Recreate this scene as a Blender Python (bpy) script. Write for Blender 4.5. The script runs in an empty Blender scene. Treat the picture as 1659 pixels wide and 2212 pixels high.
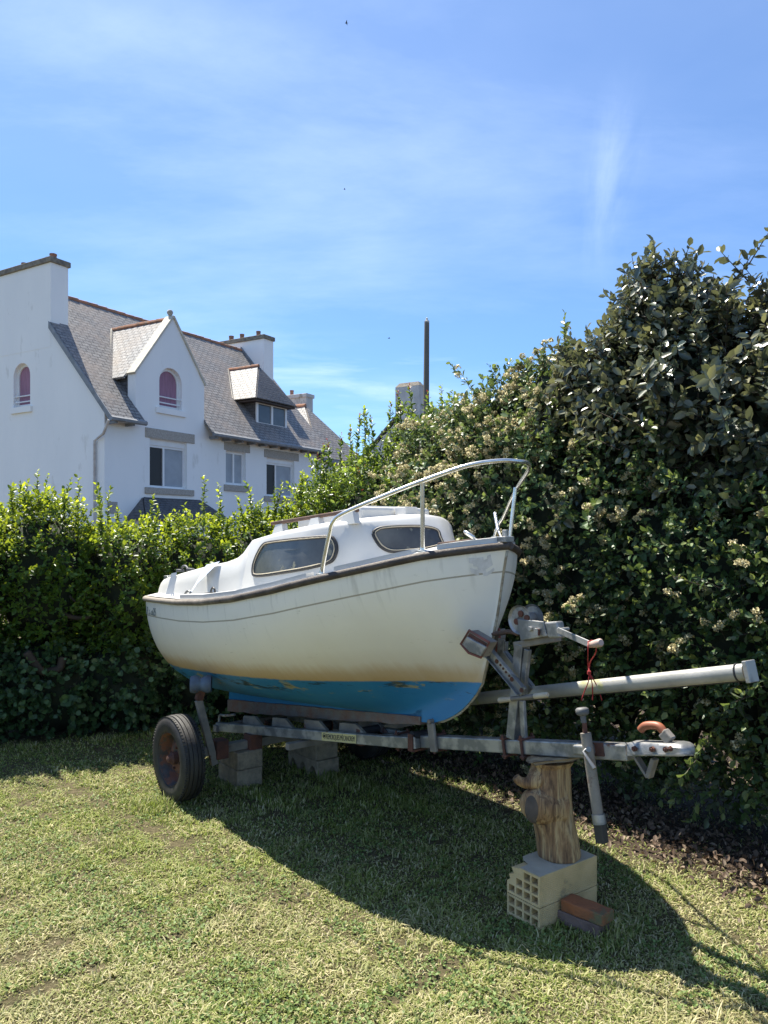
import bpy, bmesh, math, random
import numpy as np
from mathutils import Vector, Matrix
from mathutils.geometry import tessellate_polygon
random.seed(7)
scn = bpy.context.scene
col = scn.collection

# ------------------------------------------------------------------ camera, sky, sun
cam_d = bpy.data.cameras.new('camera'); cam = bpy.data.objects.new('camera', cam_d); col.objects.link(cam)
cam.location = (0, 0, 1.8); cam.rotation_euler = (math.radians(90), 0, 0)
cam_d.sensor_fit = 'VERTICAL'; cam_d.sensor_height = 36; cam_d.lens = 27
cam_d.shift_y = 0.0217; cam_d.clip_start = 0.05; cam_d.clip_end = 2000
scn.camera = cam
SUN_EL = 60.5
SUN_DIR = Vector((-.65 * math.cos(math.radians(SUN_EL)), .76 * math.cos(math.radians(SUN_EL)), math.sin(math.radians(SUN_EL)))).normalized()
sl = bpy.data.lights.new('sun', 'SUN'); so = bpy.data.objects.new('sun', sl); col.objects.link(so)
sl.energy = 4.8; sl.angle = math.radians(.53); sl.color = (1, .94, .82)
so.rotation_euler = SUN_DIR.to_track_quat('Z', 'Y').to_euler(); so.location = (0, 0, 30)
scn.view_settings.view_transform = 'Standard'; scn.view_settings.look = 'None'
scn.view_settings.exposure = 1.28; scn.view_settings.gamma = 1
scn.cycles.max_bounces = 6; scn.cycles.transparent_max_bounces = 6

def NT(nt, typ, **kw):
    n = nt.nodes.new(typ)
    for k, v in kw.items():
        if k.startswith('i_'):
            n.inputs[k[2:].replace('_', ' ')].default_value = v
        else:
            setattr(n, k, v)
    return n

def ramp(nt, src, stops):
    r = nt.nodes.new('ShaderNodeValToRGB')
    e = r.color_ramp.elements
    while len(e) < len(stops): e.new(.5)
    for el, (p, c) in zip(e, stops):
        el.position = p; el.color = tuple(c) + (1,) if len(c) == 3 else c
    nt.links.new(src, r.inputs[0]); return r.outputs[0]

def mathn(nt, op, a, b=None, clamp=False):
    n = nt.nodes.new('ShaderNodeMath'); n.operation = op; n.use_clamp = clamp
    for i, x in enumerate((a, b)):
        if x is None: continue
        if isinstance(x, (int, float)): n.inputs[i].default_value = x
        else: nt.links.new(x, n.inputs[i])
    return n.outputs[0]

def mixc(nt, f, a, b, typ='MIX'):
    n = nt.nodes.new('ShaderNodeMix'); n.data_type = 'RGBA'; n.blend_type = typ
    for sock, x in ((n.inputs[0], f), (n.inputs[6], a), (n.inputs[7], b)):
        if isinstance(x, (int, float)): sock.default_value = x
        elif isinstance(x, (tuple, list)): sock.default_value = tuple(x) + ((1,) if len(x) == 3 else ())
        else: nt.links.new(x, sock)
    return n.outputs[2]

def noise(nt, vec, scale, detail=4, rough=.55, dist=0):
    n = nt.nodes.new('ShaderNodeTexNoise'); n.inputs['Scale'].default_value = scale
    n.inputs['Detail'].default_value = detail; n.inputs['Roughness'].default_value = rough
    n.inputs['Distortion'].default_value = dist
    if vec is not None: nt.links.new(vec, n.inputs['Vector'])
    return n.outputs['Fac']

def mapping(nt, vec, scale=(1, 1, 1), rot=(0, 0, 0), loc=(0, 0, 0)):
    n = nt.nodes.new('ShaderNodeMapping'); n.inputs['Scale'].default_value = scale
    n.inputs['Rotation'].default_value = rot; n.inputs['Location'].default_value = loc
    nt.links.new(vec, n.inputs['Vector']); return n.outputs[0]

w = bpy.data.worlds.new('World'); scn.world = w; w.use_nodes = True
nt = w.node_tree; nt.nodes.clear()
sky = nt.nodes.new('ShaderNodeTexSky'); sky.sky_type = 'NISHITA'; sky.sun_disc = False
sky.sun_elevation = math.radians(SUN_EL); sky.sun_rotation = math.atan2(-.65, .76)
sky.altitude = 0; sky.air_density = 1.0; sky.dust_density = .05; sky.ozone_density = 4.0
tc = nt.nodes.new('ShaderNodeTexCoord')
sep = nt.nodes.new('ShaderNodeSeparateXYZ'); nt.links.new(tc.outputs['Generated'], sep.inputs[0])
zc = mathn(nt, 'ADD', mathn(nt, 'MAXIMUM', sep.outputs[2], 0.0), .12)
cmb = nt.nodes.new('ShaderNodeCombineXYZ')
nt.links.new(mathn(nt, 'DIVIDE', sep.outputs[0], zc), cmb.inputs[0])
nt.links.new(mathn(nt, 'DIVIDE', sep.outputs[1], zc), cmb.inputs[1])
v1 = mapping(nt, cmb.outputs[0], (.45, 1.0, 1), (0, 0, .45), (3.1, 1.2, 0))
n1 = noise(nt, v1, 1.5, 12, .62, .25)
v2 = mapping(nt, cmb.outputs[0], (.5, .5, 1), (0, 0, .3), (8.2, 2.1, 0))
n2 = noise(nt, v2, 1.1, 5, .55, .4)
m1 = ramp(nt, n1, [(.46, (0, 0, 0)), (.82, (1, 1, 1))])
m2 = ramp(nt, n2, [(.40, (0, 0, 0)), (.66, (1, 1, 1))])
cl = mathn(nt, 'MULTIPLY', mathn(nt, 'MULTIPLY', m1, m2), .24)
veil = mathn(nt, 'MULTIPLY', ramp(nt, sep.outputs[2], [(.22, (.12, .12, .12)), (.62, (1, 1, 1))]), mathn(nt, 'ADD', mathn(nt, 'MULTIPLY', m2, .11), mathn(nt, 'MULTIPLY', n1, .12)))
low = mathn(nt, 'MULTIPLY', ramp(nt, sep.outputs[2], [(.10, (0, 0, 0)), (.19, (1, 1, 1)), (.26, (0, 0, 0))]), mathn(nt, 'MULTIPLY', ramp(nt, noise(nt, mapping(nt, tc.outputs['Generated'], (2.2, 2.2, 16), loc=(.3, 0, .4)), 1.6, 8, .6, .5), [(.5, (0, 0, 0)), (.72, (1, 1, 1))]), .35))
wv = mapping(nt, tc.outputs['Generated'], (16, 3, 5.5), (0, .45, 0), (.6, 0, .2))
wm = nt.nodes.new('ShaderNodeVectorMath'); wm.operation = 'DISTANCE'; nt.links.new(mapping(nt, tc.outputs['Generated'], (3.2, 1, 1)), wm.inputs[0]); wm.inputs[1].default_value = (.26 * 3.2, .88, .40)
wisp = mathn(nt, 'MULTIPLY', ramp(nt, wm.outputs['Value'], [(.01, (1, 1, 1)), (.13, (0, 0, 0))]), mathn(nt, 'MULTIPLY', ramp(nt, noise(nt, wv, 1.2, 8, .6, .4), [(.42, (0, 0, 0)), (.70, (1, 1, 1))]), .17))
f = mathn(nt, 'ADD', mathn(nt, 'ADD', mathn(nt, 'ADD', cl, veil), wisp), low, True)
skc = mixc(nt, 1.0, sky.outputs[0], (.67, .84, 1.02), 'MULTIPLY')
skc = mixc(nt, f, skc, (7.2, 8.4, 10.4))
bg = nt.nodes.new('ShaderNodeBackground'); bg.inputs[1].default_value = .075
nt.links.new(skc, bg.inputs[0])
wo = nt.nodes.new('ShaderNodeOutputWorld'); nt.links.new(bg.outputs[0], wo.inputs[0])

# ------------------------------------------------------------------ pixel helpers (photo at 1659 px width)
def R(px): return (px - 829.5) / 1659
def at(px, py, Y): return Vector((R(px) * Y, Y, 1.8 - (py - 1154) / 1659 * Y))

# ------------------------------------------------------------------ materials
def mat(name, c1, c2=None, scale=8, rough=.6, metal=0, bump=0, bscale=None, stretch=(1, 1, 1), c3=None, t3=.62, s3=3,
        lo=.35, hi=.65, rough2=None, spec=.5, coord='Object'):
    m = bpy.data.materials.new(name); m.use_nodes = True; nt = m.node_tree
    b = nt.nodes['Principled BSDF']; b.inputs['Roughness'].default_value = rough; b.inputs['Metallic'].default_value = metal
    b.inputs['Specular IOR Level'].default_value = spec
    tc = nt.nodes.new('ShaderNodeTexCoord'); v = tc.outputs[coord]
    if stretch != (1, 1, 1): v = mapping(nt, v, stretch)
    c2 = c2 or tuple(x * .8 for x in c1)
    nz = noise(nt, v, scale, 6)
    c = ramp(nt, nz, [(lo, c1), (hi, c2)])
    if c3:
        nz3 = noise(nt, v, s3, 8, .65)
        f3 = ramp(nt, nz3, [(t3, (0, 0, 0)), (t3 + .06, (1, 1, 1))])
        c = mixc(nt, f3, c, c3)
        rr = nt.nodes.new('ShaderNodeMapRange'); nt.links.new(f3, rr.inputs[0])
        rr.inputs[3].default_value = rough; rr.inputs[4].default_value = .9
        nt.links.new(rr.outputs[0], b.inputs['Roughness'])
        if metal:
            rm = nt.nodes.new('ShaderNodeMapRange'); nt.links.new(f3, rm.inputs[0])
            rm.inputs[3].default_value = metal; rm.inputs[4].default_value = 0
            nt.links.new(rm.outputs[0], b.inputs['Metallic'])
    nt.links.new(c, b.inputs['Base Color'])
    if bump:
        bn = noise(nt, v, bscale or scale * 4, 6)
        bp = nt.nodes.new('ShaderNodeBump'); bp.inputs['Strength'].default_value = bump; bp.inputs['Distance'].default_value = .01
        nt.links.new(bn, bp.inputs['Height']); nt.links.new(bp.outputs[0], b.inputs['Normal'])
    return m

def slate_mat(name, base, alt, lich, bw=.24, rh=.115):
    m = bpy.data.materials.new(name); m.use_nodes = True; nt = m.node_tree
    b = nt.nodes['Principled BSDF']; b.inputs['Roughness'].default_value = .55; b.inputs['Specular IOR Level'].default_value = .35
    uv = nt.nodes.new('ShaderNodeUVMap'); uv.uv_map = 'UVMap'
    wob = noise(nt, uv.outputs[0], 1.7, 3)
    vec = nt.nodes.new('ShaderNodeVectorMath'); vec.operation = 'ADD'
    cx = nt.nodes.new('ShaderNodeCombineXYZ'); nt.links.new(mathn(nt, 'MULTIPLY', wob, .05), cx.inputs[1])
    nt.links.new(uv.outputs[0], vec.inputs[0]); nt.links.new(cx.outputs[0], vec.inputs[1])
    br = nt.nodes.new('ShaderNodeTexBrick'); nt.links.new(vec.outputs[0], br.inputs['Vector'])
    br.inputs['Color1'].default_value = base + (1,); br.inputs['Color2'].default_value = alt + (1,)
    br.inputs['Mortar'].default_value = (.025, .027, .032, 1); br.inputs['Scale'].default_value = 1
    br.inputs['Mortar Size'].default_value = .0125; br.inputs['Mortar Smooth'].default_value = .3
    br.inputs['Brick Width'].default_value = bw; br.inputs['Row Height'].default_value = rh
    n1 = noise(nt, uv.outputs[0], .9, 8, .65); n2 = noise(nt, uv.outputs[0], 14, 4)
    c = mixc(nt, ramp(nt, n1, [(.45, (0, 0, 0)), (.66, (.75, .75, .75))]), br.outputs[0], lich)
    c = mixc(nt, ramp(nt, n2, [(.35, (.5, .5, .5)), (.7, (1, 1, 1))]), (0.04, 0.04, 0.045), c)
    nt.links.new(c, b.inputs['Base Color'])
    bp = nt.nodes.new('ShaderNodeBump'); bp.inputs['Strength'].default_value = .8; bp.inputs['Distance'].default_value = .03
    nt.links.new(mathn(nt, 'SUBTRACT', mathn(nt, 'MULTIPLY', n2, .4), br.outputs['Fac']), bp.inputs['Height'])
    nt.links.new(bp.outputs[0], b.inputs['Normal'])
    return m

def leaf_mat(name, c_old, c_mid, c_new, trans, rough=.38, tr=.45, under=None, spec=.5):
    m = bpy.data.materials.new(name); m.use_nodes = True; nt = m.node_tree
    b = nt.nodes['Principled BSDF']; b.inputs['Roughness'].default_value = rough; b.inputs['Specular IOR Level'].default_value = spec
    ra = nt.nodes.new('ShaderNodeAttribute'); ra.attribute_name = 'rnd'
    tp = nt.nodes.new('ShaderNodeAttribute'); tp.attribute_name = 'tip'
    c = ramp(nt, ra.outputs['Fac'], [(0, c_old), (.55, c_mid), (1, tuple(min(1, x * 1.25) for x in c_mid))])
    tf = ramp(nt, tp.outputs['Fac'], [(.45, (0, 0, 0)), (1, (1, 1, 1))])
    c = mixc(nt, tf, c, c_new)
    ct = mixc(nt, tf, tuple(t * .42 for t in trans), tuple(min(1, t * 1.1) for t in trans))
    ct = mixc(nt, .35, ct, c)
    if under:
        g = nt.nodes.new('ShaderNodeNewGeometry')
        c = mixc(nt, mathn(nt, 'MULTIPLY', g.outputs['Backfacing'], .8), c, under)
    nt.links.new(c, b.inputs['Base Color'])
    t = nt.nodes.new('ShaderNodeBsdfTranslucent'); nt.links.new(ct, t.inputs[0])
    mx = nt.nodes.new('ShaderNodeMixShader'); mx.inputs[0].default_value = tr
    nt.links.new(b.outputs[0], mx.inputs[1]); nt.links.new(t.outputs[0], mx.inputs[2])
    nt.links.new(mx.outputs[0], nt.nodes['Material Output'].inputs[0])
    return m

M = {}
M['render'] = mat('white_render', (.90, .89, .87), (.83, .83, .82), 1.3, .85, bump=.35, bscale=45, lo=.3, hi=.8, c3=(.74, .73, .70), t3=.62, s3=1.6, stretch=(1, 1, .35))
M['grey_render'] = mat('grey_render', (.66, .64, .60), (.48, .465, .44), 2.2, .9, bump=.3, bscale=30, c3=(.24, .23, .20), t3=.60, s3=1.5, stretch=(1, 1, .4))
M['granite'] = mat('granite', (.46, .42, .37), (.31, .28, .245), 30, .85, bump=.3, bscale=60)
M['cap'] = mat('chimney_cement', (.27, .24, .19), (.15, .13, .11), 7, .9, bump=.4, bscale=30)
M['pot'] = mat('terracotta_pot', (.30, .15, .10), (.17, .11, .09), 9, .85)
M['ridge'] = mat('terracotta_ridge', (.46, .20, .11), (.26, .14, .09), 5, .85, bump=.3, c3=(.25, .22, .17), t3=.58, s3=6)
M['slate'] = slate_mat('slate', (.25, .24, .235), (.34, .325, .31), (.37, .30, .25), .28, .15)
M['slate_sunlit'] = slate_mat('sunlit_slate', (.34, .34, .34), (.44, .43, .42), (.36, .29, .24), .28, .15)  # lighter copy of the slate: sunlight on the slopes put into the colour
M['slate_dark'] = slate_mat('dark_slate', (.10, .105, .115), (.14, .14, .15), (.17, .16, .155))
M['zinc'] = mat('zinc', (.26, .27, .29), (.18, .19, .20), 6, .6, .0)
M['coping'] = mat('painted_coping', (.66, .60, .48), (.45, .42, .36), 6, .8)
M['pvc'] = mat('white_pvc', (.80, .80, .80), (.74, .74, .75), 3, .45)
M['pane'] = mat('window_pane', (.06, .075, .10), (.10, .12, .15), 1.5, .08)
M['dark'] = mat('dark_interior', (.012, .013, .016), (.02, .02, .022), 2, .5)
M['pink'] = mat('mauve_curtain', (.37, .19, .27), (.28, .15, .21), 2, .8, stretch=(8, 8, 1))
M['blind'] = mat('pale_blind', (.38, .42, .46), (.30, .33, .37), 2, .6)
M['wood_dark'] = mat('dark_timber', (.08, .06, .05), (.05, .04, .035), 6, .8)
M['conc_pole'] = mat('pole_concrete', (.17, .16, .14), (.11, .105, .095), 3, .9, stretch=(1, 1, .3))
M['gel'] = mat('white_gelcoat', (.66, .65, .62), (.55, .545, .52), 2.5, .38, c3=(.45, .44, .38), t3=.68, s3=9)
M['rubber_strake'] = mat('rubbing_strake', (.055, .045, .04), (.12, .10, .085), 11, .65, bump=.35, bscale=60, lo=.4, hi=.7)
def strake_mat():
    m = mat('rubbing_strake_worn', (.05, .038, .032), (.10, .08, .065), 11, .65, bump=.35, bscale=60, lo=.4, hi=.7); nt = m.node_tree
    b = nt.nodes['Principled BSDF']; src = b.inputs['Base Color'].links[0].from_socket
    tc = nt.nodes.new('ShaderNodeTexCoord'); sp = nt.nodes.new('ShaderNodeSeparateXYZ'); nt.links.new(tc.outputs['Object'], sp.inputs[0])
    n = noise(nt, tc.outputs['Object'], 14, 5)
    f = mathn(nt, 'ADD', mathn(nt, 'MULTIPLY', sp.outputs[0], -.9), mathn(nt, 'SUBTRACT', mathn(nt, 'MULTIPLY', n, 1.0), .55))
    c = mixc(nt, ramp(nt, f, [(.15, (0, 0, 0)), (.9, (.9, .9, .9))]), src, (.30, .26, .21)); nt.links.new(c, b.inputs['Base Color']); return m
M['rubber_strake'] = strake_mat()
M['rubber'] = mat('black_rubber', (.02, .02, .022), (.035, .034, .034), 20, .55)
M['tyre'] = mat('tyre_rubber', (.016, .016, .018), (.035, .033, .031), 12, .62, bump=.2, bscale=70)
M['plexi'] = mat('weathered_plexiglass', (.05, .055, .06), (.12, .125, .12), 4, .2, c3=(.22, .22, .17), t3=.60, s3=7)
M['steel'] = mat('stainless_steel', (.78, .78, .76), (.62, .62, .60), 20, .27, .85)
M['galv'] = mat('galvanised_steel', (.40, .39, .37), (.20, .205, .205), 11, .42, .5, lo=.42, hi=.56, bump=.12, bscale=50, c3=(.17, .09, .055), t3=.62, s3=5)
M['galv_old'] = mat('weathered_galvanised', (.29, .26, .22), (.17, .155, .14), 8, .6, .2, bump=.25, bscale=50, c3=(.12, .05, .03), t3=.63, s3=6)
M['rust'] = mat('rusty_steel', (.14, .055, .035), (.07, .035, .028), 14, .9, bump=.5, bscale=60)
M['red_rust'] = mat('faded_red_plastic', (.26, .075, .06), (.14, .06, .05), 9, .7)
M['ballast'] = mat('rusty_keel_iron', (.17, .155, .145), (.18, .10, .07), 10, .95, bump=.9, bscale=45, c3=(.16, .15, .13), t3=.6, s3=14)
M['alu'] = mat('aluminium', (.44, .43, .39), (.30, .30, .27), 6, .5, .35, bump=.1, bscale=60, c3=(.36, .36, .17), t3=.55, s3=3)
M['teak'] = mat('weathered_teak', (.15, .085, .06), (.08, .05, .04), 14, .8, bump=.3)
M['grip'] = mat('brown_grip', (.34, .11, .05), (.20, .07, .04), 8, .5)
M['grey_plastic'] = mat('grey_plastic', (.10, .10, .10), (.14, .14, .14), 9, .55)
M['handle'] = mat('cream_handle', (.55, .48, .34), (.42, .36, .27), 12, .6)
M['pale_pink'] = mat('faded_handle', (.50, .36, .30), (.40, .30, .26), 12, .6)
M['cord'] = mat('red_cord', (.40, .03, .03), (.28, .02, .02), 30, .8)
M['clay'] = mat('buff_clay', (.62, .47, .25), (.48, .36, .18), 7, .9, bump=.5, bscale=40, c3=(.30, .24, .14), t3=.60, s3=6)
M['cement'] = mat('cement_mortar', (.44, .40, .31), (.33, .29, .22), 6, .95, bump=.5, bscale=50)
M['breeze'] = mat('concrete_block', (.33, .27, .19), (.20, .165, .12), 22, .95, bump=.7, bscale=60)
M['redbrick'] = mat('red_brick', (.34, .12, .045), (.19, .085, .04), 7, .9, bump=.6, bscale=40, c3=(.13, .12, .06), t3=.56, s3=7)
M['oldbrick'] = mat('grey_broken_brick', (.20, .14, .12), (.13, .09, .08), 8, .95, bump=.8, bscale=30)
M['yellow'] = mat('yellow_plate', (.58, .50, .22), (.50, .44, .24), 16, .6, c3=(.45, .45, .40), t3=.62, s3=40)
M['black'] = mat('black_print', (.02, .02, .018), (.05, .048, .04), 60, .6)
M['fadeprint'] = mat('faded_print', (.06, .075, .085), (.22, .26, .27), 60, .6)
M['blueroller'] = mat('blue_grey_roller', (.10, .15, .22), (.06, .08, .12), 9, .6, c3=(.10, .06, .05), t3=.6, s3=9)
M['twig'] = mat('twig_bark', (.06, .042, .03), (.035, .028, .02), 20, .85)
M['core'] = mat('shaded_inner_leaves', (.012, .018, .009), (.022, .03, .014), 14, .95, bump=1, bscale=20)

# wood of the log
def log_mat():
    m = bpy.data.materials.new('stripped_log'); m.use_nodes = True; nt = m.node_tree
    b = nt.nodes['Principled BSDF']; b.inputs['Roughness'].default_value = .7
    tc = nt.nodes.new('ShaderNodeTexCoord')
    v = mapping(nt, tc.outputs['Object'], (9, 9, 1.1))
    n1 = noise(nt, v, 2.2, 9, .6, 1.2); n2 = noise(nt, mapping(nt, tc.outputs['Object'], (40, 40, 3)), 2.5, 6, .6, .4)
    c = ramp(nt, n1, [(.32, (.07, .038, .022)), (.45, (.27, .155, .075)), (.60, (.47, .33, .17)), (.75, (.46, .38, .27))])
    c = mixc(nt, ramp(nt, n2, [(.35, (.8, .8, .8)), (.5, (0, 0, 0))]), c, (.09, .05, .028))
    nt.links.new(c, b.inputs['Base Color'])
    bp = nt.nodes.new('ShaderNodeBump'); bp.inputs['Strength'].default_value = .8; bp.inputs['Distance'].default_value = .012
    nt.links.new(mathn(nt, 'ADD', n1, mathn(nt, 'MULTIPLY', n2, .6)), bp.inputs['Height']); nt.links.new(bp.outputs[0], b.inputs['Normal'])
    return m
M['log'] = log_mat()
M['log_end'] = mat('weathered_end_grain', (.40, .30, .17), (.20, .145, .09), 18, .9, bump=.6, bscale=30, stretch=(1, 1, 6))
M['knot'] = mat('grey_knot', (.13, .10, .08), (.075, .06, .05), 12, .85, bump=.5)

def hull_mat():
    m = bpy.data.materials.new('hull_paint'); m.use_nodes = True; nt = m.node_tree
    b = nt.nodes['Principled BSDF']
    zl = nt.nodes.new('ShaderNodeAttribute'); zl.attribute_name = 'zl'; z = zl.outputs['Fac']
    ds = nt.nodes.new('ShaderNodeAttribute'); ds.attribute_name = 'ds'; d = ds.outputs['Fac']
    al = nt.nodes.new('ShaderNodeAttribute'); al.attribute_name = 'al'; a = al.outputs['Fac']
    tc = nt.nodes.new('ShaderNodeTexCoord'); ob = tc.outputs['Object']
    cmb = nt.nodes.new('ShaderNodeCombineXYZ'); nt.links.new(mathn(nt, 'MULTIPLY', a, 14), cmb.inputs[0]); nt.links.new(mathn(nt, 'MULTIPLY', z, 1.6), cmb.inputs[1])
    nt.links.new(mathn(nt, 'MULTIPLY', ob, 0) if False else mathn(nt, 'MULTIPLY', a, 0), cmb.inputs[2])
    streak = noise(nt, cmb.outputs[0], 1.6, 6, .6)
    nb = noise(nt, ob, 2.0, 7, .6); nf = noise(nt, ob, 22, 6, .6)
    white = ramp(nt, nb, [(.3, (.90, .865, .78)), (.7, (.83, .795, .715))])
    # vertical grime under the strake
    gr = mathn(nt, 'MULTIPLY', ramp(nt, streak, [(.56, (0, 0, 0)), (.72, (1, 1, 1))]), ramp(nt, d, [(.02, (.38, .38, .38)), (.30, (0, 0, 0))]), True)
    white = mixc(nt, gr, white, (.20, .18, .14))
    # fine dark scuffs
    sc = ramp(nt, noise(nt, mapping(nt, ob, (1, 1, 4)), 9, 8, .7), [(.64, (0, 0, 0)), (.72, (.55, .55, .55))])
    white = mixc(nt, sc, white, (.38, .35, .28))
    # moulded line
    ln = mathn(nt, 'LESS_THAN', mathn(nt, 'ABSOLUTE', mathn(nt, 'SUBTRACT', d, .128)), .0042)
    white = mixc(nt, mathn(nt, 'MULTIPLY', ln, .8), white, (.30, .25, .17))
    # tan scum band above the waterline
    zt = mathn(nt, 'ADD', z, mathn(nt, 'MULTIPLY', mathn(nt, 'SUBTRACT', nb, .5), .10))
    zt = mathn(nt, 'ADD', zt, mathn(nt, 'MULTIPLY', mathn(nt, 'SUBTRACT', streak, .5), .06))
    tan = ramp(nt, zt, [(.0, (.95, .95, .95)), (.05, (.78, .78, .78)), (.11, (.28, .28, .28)), (.20, (.08, .08, .08)), (.34, (0, 0, 0))])
    white = mixc(nt, tan, white, (.52, .34, .15))
    # blue antifouling with chips
    blue = ramp(nt, nb, [(.3, (.018, .17, .38)), (.7, (.04, .225, .43))])
    zw = mathn(nt, 'ADD', z, mathn(nt, 'MULTIPLY', mathn(nt, 'SUBTRACT', nf, .5), .012))
    chipz = ramp(nt, mathn(nt, 'ADD', z, .2), [(.08, (.0, .0, .0)), (.13, (1, 1, 1)), (.20, (.75, .75, .75))])
    chip = mathn(nt, 'MULTIPLY', ramp(nt, noise(nt, mapping(nt, ob, (1, 1, 4)), 5, 10, .7), [(.575, (0, 0, 0)), (.60, (1, 1, 1))]), chipz, True)
    blue = mixc(nt, chip, blue, (.34, .30, .15))
    chip2 = mathn(nt, 'MULTIPLY', ramp(nt, noise(nt, mapping(nt, ob, (1, 1, 5), loc=(4, 2, 1)), 4, 10, .7), [(.56, (0, 0, 0)), (.60, (1, 1, 1))]), chipz, True)
    blue = mixc(nt, chip2, blue, (.018, .035, .04))
    c = mixc(nt, ramp(nt, mathn(nt, 'ADD', zw, .5), [(.4985, (0, 0, 0)), (.5015, (1, 1, 1))]), blue, white)
    nt.links.new(c, b.inputs['Base Color'])
    b.inputs['Roughness'].default_value = .42
    return m
M['hull'] = hull_mat()

M['leaf_hedge'] = leaf_mat('hedge_leaf', (.034, .09, .018), (.09, .18, .03), (.42, .46, .03), (.80, .92, .04), .40, .48)
M['leaf_ivy'] = leaf_mat('ivy_leaf', (.028, .065, .025), (.055, .11, .04), (.10, .16, .05), (.14, .26, .05), .45, .25)
M['leaf_mixed'] = leaf_mat('glossy_shrub_leaf', (.045, .10, .02), (.10, .17, .03), (.30, .38, .07), (.52, .68, .06), .36, .42)
M['leaf_red'] = leaf_mat('red_shoot', (.16, .03, .025), (.26, .05, .035), (.32, .06, .05), (.40, .06, .04), .4, .4)
M['leaf_coto'] = leaf_mat('cotoneaster_leaf', (.035, .08, .027), (.075, .14, .045), (.27, .30, .09), (.32, .42, .08), .42, .35, under=(.16, .18, .12))
M['leaf_elae'] = leaf_mat('elaeagnus_leaf', (.03, .05, .03), (.065, .09, .05), (.28, .26, .12), (.28, .30, .11), .30, .28, under=(.15, .14, .10), spec=1.0)
M['flower'] = leaf_mat('cream_blossom', (.48, .43, .22), (.68, .62, .37), (.74, .68, .44), (.6, .5, .3), .8, .3)
M['litter'] = leaf_mat('dead_leaf', (.06, .038, .025), (.13, .085, .055), (.30, .23, .16), (.2, .12, .06), .75, .15)
M['bird'] = mat('bird_feathers', (.03, .03, .035), (.02, .02, .02), 5, .8)

def grass_mat(name, ground=False):
    m = bpy.data.materials.new(name); m.use_nodes = True; nt = m.node_tree
    b = nt.nodes['Principled BSDF']; b.inputs['Roughness'].default_value = .65 if not ground else .95
    b.inputs['Specular IOR Level'].default_value = .3
    g = nt.nodes.new('ShaderNodeNewGeometry'); pos = g.outputs['Position']
    n1 = noise(nt, pos, 1.1, 5, .6); n2 = noise(nt, pos, 5, 4)
    if ground:
        nn = noise(nt, pos, 26, 8, .7)
        c = ramp(nt, nn, [(.3, (.04, .038, .018)), (.5, (.10, .085, .04)), (.7, (.18, .14, .085))])
        # bare leafy soil under the right-hand shrubs
        dt = nt.nodes.new('ShaderNodeVectorMath'); dt.operation = 'DOT_PRODUCT'
        nt.links.new(pos, dt.inputs[0]); dt.inputs[1].default_value = (.78, .62, 0)
        s = mathn(nt, 'ADD', mathn(nt, 'SUBTRACT', dt.outputs['Value'], 4.115 - .5), mathn(nt, 'MULTIPLY', mathn(nt, 'SUBTRACT', n2, .5), .5))
        c = mixc(nt, ramp(nt, s, [(0, (0, 0, 0)), (.25, (1, 1, 1))]), c, (.055, .038, .026))
        nt.links.new(c, b.inputs['Base Color'])
        bp = nt.nodes.new('ShaderNodeBump'); bp.inputs['Strength'].default_value = 1; bp.inputs['Distance'].default_value = .03
        nt.links.new(nn, bp.inputs['Height']); nt.links.new(bp.outputs[0], b.inputs['Normal'])
        return m
    ra = nt.nodes.new('ShaderNodeAttribute'); ra.attribute_name = 'rnd'
    green = ramp(nt, ra.outputs['Fac'], [(0, (.14, .20, .04)), (.6, (.31, .37, .075)), (1, (.50, .51, .19))])
    dry = ramp(nt, ra.outputs['Fac'], [(0, (.30, .28, .12)), (.6, (.50, .46, .23)), (1, (.68, .61, .38))])
    grey = (.32, .34, .16)
    f = mathn(nt, 'ADD', mathn(nt, 'MULTIPLY', n1, 1.15), mathn(nt, 'MULTIPLY', mathn(nt, 'SUBTRACT', ra.outputs['Fac'], .5), .55))
    sy_ = nt.nodes.new('ShaderNodeSeparateXYZ'); nt.links.new(pos, sy_.inputs[0])
    f = mathn(nt, 'ADD', f, mathn(nt, 'MULTIPLY', mathn(nt, 'SUBTRACT', 3.6, sy_.outputs[1]), .07))
    f = ramp(nt, f, [(.42, (0, 0, 0)), (.78, (1, 1, 1))])
    c = mixc(nt, f, green, dry)
    c = mixc(nt, ramp(nt, n2, [(.5, (0, 0, 0)), (.75, (.45, .45, .45))]), c, grey)
    nt.links.new(c, b.inputs['Base Color'])
    t = nt.nodes.new('ShaderNodeBsdfTranslucent'); nt.links.new(c, t.inputs[0])
    mx = nt.nodes.new('ShaderNodeMixShader'); mx.inputs[0].default_value = .38
    nt.links.new(b.outputs[0], mx.inputs[1]); nt.links.new(t.outputs[0], mx.inputs[2])
    nt.links.new(mx.outputs[0], nt.nodes['Material Output'].inputs[0])
    return m
M['grass'] = grass_mat('grass_blade'); M['ground'] = grass_mat('lawn_soil', True)

# ------------------------------------------------------------------ object helpers
ORG = {}
def tag(o, label=None, cat=None, group=None, kind=None):
    if label: o['label'] = label
    if cat: o['category'] = cat
    if group: o['group'] = group
    if kind: o['kind'] = kind
    return o

def thing(name, loc, label, cat, group=None):
    o = bpy.data.objects.new(name, None); col.objects.link(o); o.location = loc
    o.empty_display_size = .1; ORG[o.name] = Vector(loc)
    return tag(o, label, cat, group)

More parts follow.
